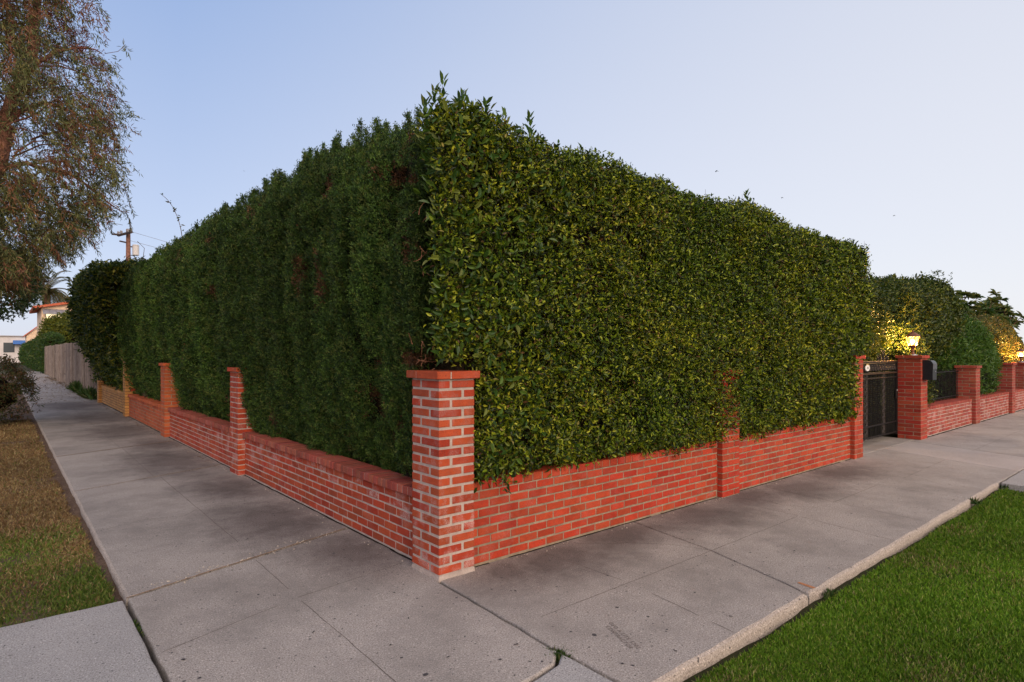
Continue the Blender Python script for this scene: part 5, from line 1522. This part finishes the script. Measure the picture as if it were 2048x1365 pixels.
# pale building closing the view, and a blue awning on it
t = thing('pale_building', 'low whitish building closing the view at the end of the left pavement', 'building', (-4, 125, 0))
B = Acc(); B.box((-4.5, 130, 2.1), (7.0, 5, 2.2)); B.build('wall', [simple('white_render', (0.66, 0.60, 0.58), .9, var=.08, vs=1)], t)
B = Acc(); B.box((-4.5, 130, 4.38), (7.2, 5.2, 0.08)); B.build('roof', [simple('flat_roof', (0.35, 0.3, 0.28), .9)], t)
M_GLASS = simple('dark_window', (0.06, 0.07, 0.08), 0.2, var=.2)
for x in (-9.5, -6.8, -4.2, -1.6, 1.0):
    B = Acc(); B.box((x, 124.98, 2.5), (0.7, 0.03, 0.8)); B.build('window', [M_GLASS], t)
B = Acc(); V = [(-1.1, 124.97, 3.7), (1.9, 124.97, 3.7), (1.9, 123.6, 3.05), (-1.1, 123.6, 3.05), (-1.1, 124.97, 3.1), (1.9, 124.97, 3.1)]
B.add(V, [(0, 3, 2, 1), (3, 4, 5, 2), (0, 4, 3), (1, 2, 5), (0, 1, 5, 4)]); B.build('awning', [simple('blue_canvas', (0.06, 0.16, 0.42), .8)], t)

# ------------------------------------------------------------------ palm
t = thing('palm_tree', 'date palm with arching fronds showing above the tile-roofed house', 'palm tree', (1.8, 92, 0))
B = Acc(); B.tube([(1.85, 92, -.1), (1.9, 92, 5), (1.8, 92, 9.4)], [0.45, 0.40, 0.42], 12); B.build('trunk', [M_BARK], t)
rng = np.random.default_rng(17); PP, AA, NN = [], [], []; B = Acc()
for k in range(46):
    th = rng.uniform(0, 2 * math.pi); el = rng.uniform(-0.4, 1.3); d_ = np.array([math.cos(th) * math.cos(el), math.sin(th) * math.cos(el), math.sin(el)])
    q = np.array([1.8, 92, 9.5]); path = [q.copy()]
    for j in range(11):
        d_ = d_ + np.array([0, 0, -0.10 - 0.012 * j]); d_ /= np.linalg.norm(d_); q = q + d_ * 0.36; path.append(q.copy())
        side = np.cross(d_, [0, 0, 1.0]); side /= np.linalg.norm(side) + 1e-6
        for s2 in range(3):
            for sg in (-1, 1):
                PP.append(q - d_ * 0.36 * s2 / 3); AA.append(d_ * 0.7 + sg * side * 0.8 + np.array([0, 0, -0.15])); NN.append([0, 0, 1.0])
    B.tube([tuple(p) for p in path], np.linspace(0.035, 0.008, len(path)).tolist(), 4)
PP = np.array(PP); n = len(PP)
leaves('fronds', PP, np.array(AA), np.array(NN) + rng.normal(0, .3, (n, 3)), 0.75, 0.07, pal(rng, n, [(0.09, 0.10, 0.03), (0.16, 0.14, 0.05), (0.20, 0.13, 0.06)], [3, 2, 1]), M_EUC, t, oval=False)
B.build('frond_stems', [M_TWIG], t)

# ------------------------------------------------------------------ utility pole
M_POLE = simple('creosoted_pole', (0.24, 0.11, 0.075), 0.9, var=0.35, vs=6, bmp=0.01, bs=20)
M_DARKW = simple('dark_timber', (0.07, 0.045, 0.04), 0.9, var=0.3)
M_CAN = simple('pale_steel_can', (0.62, 0.58, 0.56), 0.5, var=0.06)
M_CER = simple('grey_porcelain', (0.28, 0.25, 0.24), 0.4, var=0.1)
X, Y = 3.80, 42.0
t = thing('utility_pole', 'wooden utility pole with two cross arms and a pale transformer can above the hedge', 'utility pole', (X, Y, 0))
B = Acc(); B.tube([(X, Y, -.1), (X, Y, 5), (X, Y, 9.62)], [0.18, 0.155, 0.125], 12); B.build('pole', [M_POLE], t)
for k, yo in enumerate((-0.2, 0.2)):
    B = Acc(); 
    c0 = Vector((X - 0.2, Y + yo * 1.2, 9.25 + 0.1 * k)); d_ = Vector((0.25, -0.97, 0)).normalized() * 0.95
    B.tube([c0 - d_, c0 + d_], 0.075, 4); B.build('cross_arm', [M_DARKW], t)
    for f in (-0.95, -0.5, 0.5, 0.95):
        p = c0 + d_ * f; B = Acc(); B.lathe((p.x, p.y, p.z + 0.07), [(0.03, 0), (0.06, 0.05), (0.035, 0.09), (0.055, 0.13), (0.02, 0.2)], 8); B.build('insulator', [M_CER], t)
B = Acc(); B.lathe((X + 0.40, Y - 0.1, 7.95), [(0.15, 0), (0.19, 0.03), (0.19, 0.62), (0.205, 0.64), (0.16, 0.70)], 16); B.build('transformer', [M_CAN], t)
B = Acc(); B.tube([(X, Y, 8.5), (X + 0.5, Y - 0.1, 8.5)], 0.04, 6); B.tube([(X - 0.5, Y - .3, 8.75), (X - .1, Y, 8.75)], 0.05, 6); B.tube([(X - 0.9, Y, 9.2), (X - .55, Y, 9.2)], 0.06, 6)
B.tube([(X - 0.9, Y, 9.2), (X - 1.05, Y, 9.5), (X - 0.8, Y, 9.9), (X - 0.3, Y, 9.85)], 0.015, 4)
B.tube([(X + 0.5, Y, 8.9), (X + .9, Y, 8.5), (X + .8, Y, 7.6), (X + .75, Y, 6.5)], 0.02, 4)
B.build('bracket', [M_DARKW], t)
M_WIRE = simple('grey_wire', (0.30, 0.29, 0.32), 0.6, var=0.05)
for i, (z, xe, ye, ze, lab) in enumerate(((9.5, 40, 62, 9.6, 'upper thin power line running right from the utility pole'), (8.9, 40, 58, 8.6, 'lower thin power line running right from the utility pole'))):
    B = Acc(); a0 = Vector((X + .1, Y, z)); b0 = Vector((xe, ye, ze))
    B.tube([a0.lerp(b0, k / 14) - Vector((0, 0, 1.2 * math.sin(math.pi * k / 14))) for k in range(15)], 0.012, 4)
    o = B.build('power_line', [M_WIRE]); tag(o, lab, 'wire')

# ------------------------------------------------------------------ arching rose canes over the hedge
t = thing('climbing_cane', 'bare arching canes with a few leaves rising behind the top of the cypress hedge', 'climbing plant', (0.9, 13, 0))
B = Acc(); rr = random.Random(23); rng = np.random.default_rng(23); PP = []
starts = [((0.8, 11.2, 3.6), (0, .4, 1)), ((0.8, 11.6, 3.6), (0, -.2, 1)), ((0.8, 12.4, 3.6), (0, .8, 1)), ((0.8, 12.8, 3.6), (0, -.6, 1)), ((0.8, 13.2, 3.6), (0, .9, 1)), ((0.8, 13.8, 3.6), (0, .3, 1)), ((0.8, 14.2, 3.6), (0, -.7, 1)),
          ((0.7, 14.6, 3.7), (0, .9, 1)), ((0.7, 15.2, 3.8), (-.1, 1.1, 1)), ((0.7, 15.8, 4.0), (-.2, 1.2, 1)), ((0.6, 16.6, 4.1), (-.2, 1.0, 1)), ((0.8, 13.4, 3.9), (0, 1.2, .5)), ((0.8, 12.0, 3.7), (0, 1.1, .6)), ((0.8, 14.9, 3.9), (0, -.9, .8))]
for (s_, dv) in starts:
    q = np.array(s_) + np.array([0, 0.3, 0.28]); d_ = np.array(dv, float); pts = [tuple(q)]
    for k in range(rr.randint(12, 19)):
        d_ = d_ / np.linalg.norm(d_) + np.array([rr.uniform(-.06, .06), rr.uniform(-.04, .12), -0.19]); q = q + d_ / np.linalg.norm(d_) * 0.115; pts.append(tuple(q))
        if rr.random() < 0.7:
            for _ in range(rr.randint(1, 4)): PP.append(q + np.array([rr.uniform(-.03, .03), rr.uniform(-.06, .06), rr.uniform(-.04, .04)]))
    B.tube([(s_[0], s_[1] + .3, 3.2)] + pts, [0.012] + np.linspace(0.012, 0.005, len(pts)).tolist(), 4)
B.tube([(0.9, 13, -.05), (0.95, 13, 2), (0.9, 12.6, 3.6)], [0.03, 0.025, 0.02], 6)
B.build('canes', [M_TWIG], t); PP = np.array(PP); n = len(PP)
leaves('foliage', PP, rng.normal(0, 1, PP.shape), rng.normal(0, 1, PP.shape), rng.uniform(.06, .12, n), 0.04, pal(rng, n, [(0.05, 0.08, 0.03), (0.09, 0.08, 0.04)], [1, 1]), M_FICUS, t, oval=False)

# ------------------------------------------------------------------ birds in flight
M_BIRD = simple('dark_feathers', (0.10, 0.11, 0.15), 0.8, var=0.2)
def bird(label, x, y, z, s_, yaw):
    B = Acc()
    B.tube([(-0.5 * s_, 0, 0), (-0.25 * s_, 0, 0.01), (0.1 * s_, 0, 0.02 * s_), (0.33 * s_, 0, 0.03 * s_), (0.45 * s_, 0, 0.02 * s_), (0.55 * s_, 0, 0.0)], [0.03 * s_, 0.06 * s_, 0.11 * s_, 0.09 * s_, 0.06 * s_, 0.008 * s_], 8)
    for sg in (-1, 1):
        V = [(0.22 * s_, sg * 0.05 * s_, 0.06 * s_), (0.30 * s_, sg * 0.45 * s_, 0.16 * s_), (0.02 * s_, sg * 1.0 * s_, 0.05 * s_), (-0.12 * s_, sg * 0.5 * s_, 0.13 * s_), (-0.12 * s_, sg * 0.05 * s_, 0.04 * s_)]
        V += [(v[0], v[1], v[2] - 0.02 * s_) for v in V]
        B.add(V, [(0, 1, 2, 3, 4), (9, 8, 7, 6, 5)] + [(i, 5 + i, 5 + (i + 1) % 5, (i + 1) % 5) for i in range(5)])
    V = [(-0.42 * s_, 0.03 * s_, 0.01), (-0.42 * s_, -0.03 * s_, 0.01), (-0.75 * s_, -0.1 * s_, 0.0), (-0.75 * s_, 0.1 * s_, 0.0)]
    V += [(v[0], v[1], v[2] - 0.015) for v in V]
    B.add(V, [(0, 1, 2, 3), (7, 6, 5, 4), (0, 4, 5, 1), (1, 5, 6, 2), (2, 6, 7, 3), (3, 7, 4, 0)])
    o = B.build('flying_bird', [M_BIRD]); o.location = (x, y, z); o.rotation_euler = (0.1, 0, yaw)
    tag(o, label, 'bird', 'birds in the dusk sky')
bird('dark bird in the sky, highest and largest of those right of the hedge', 38.41, 20.78, 15.24, 0.20, 2.5)
bird('dark bird in the sky, the middle one of three right of the hedge', 66.9, 29.4, 19.7, 0.24, 2.4)
bird('tiny dark bird in the sky farthest to the right', 82.5, 22.7, 18.75, 0.24, 2.3)
bird('tiny bird alone in the sky above the cypress hedge', 16.0, 59.45, 19.8, 0.13, 1.0)
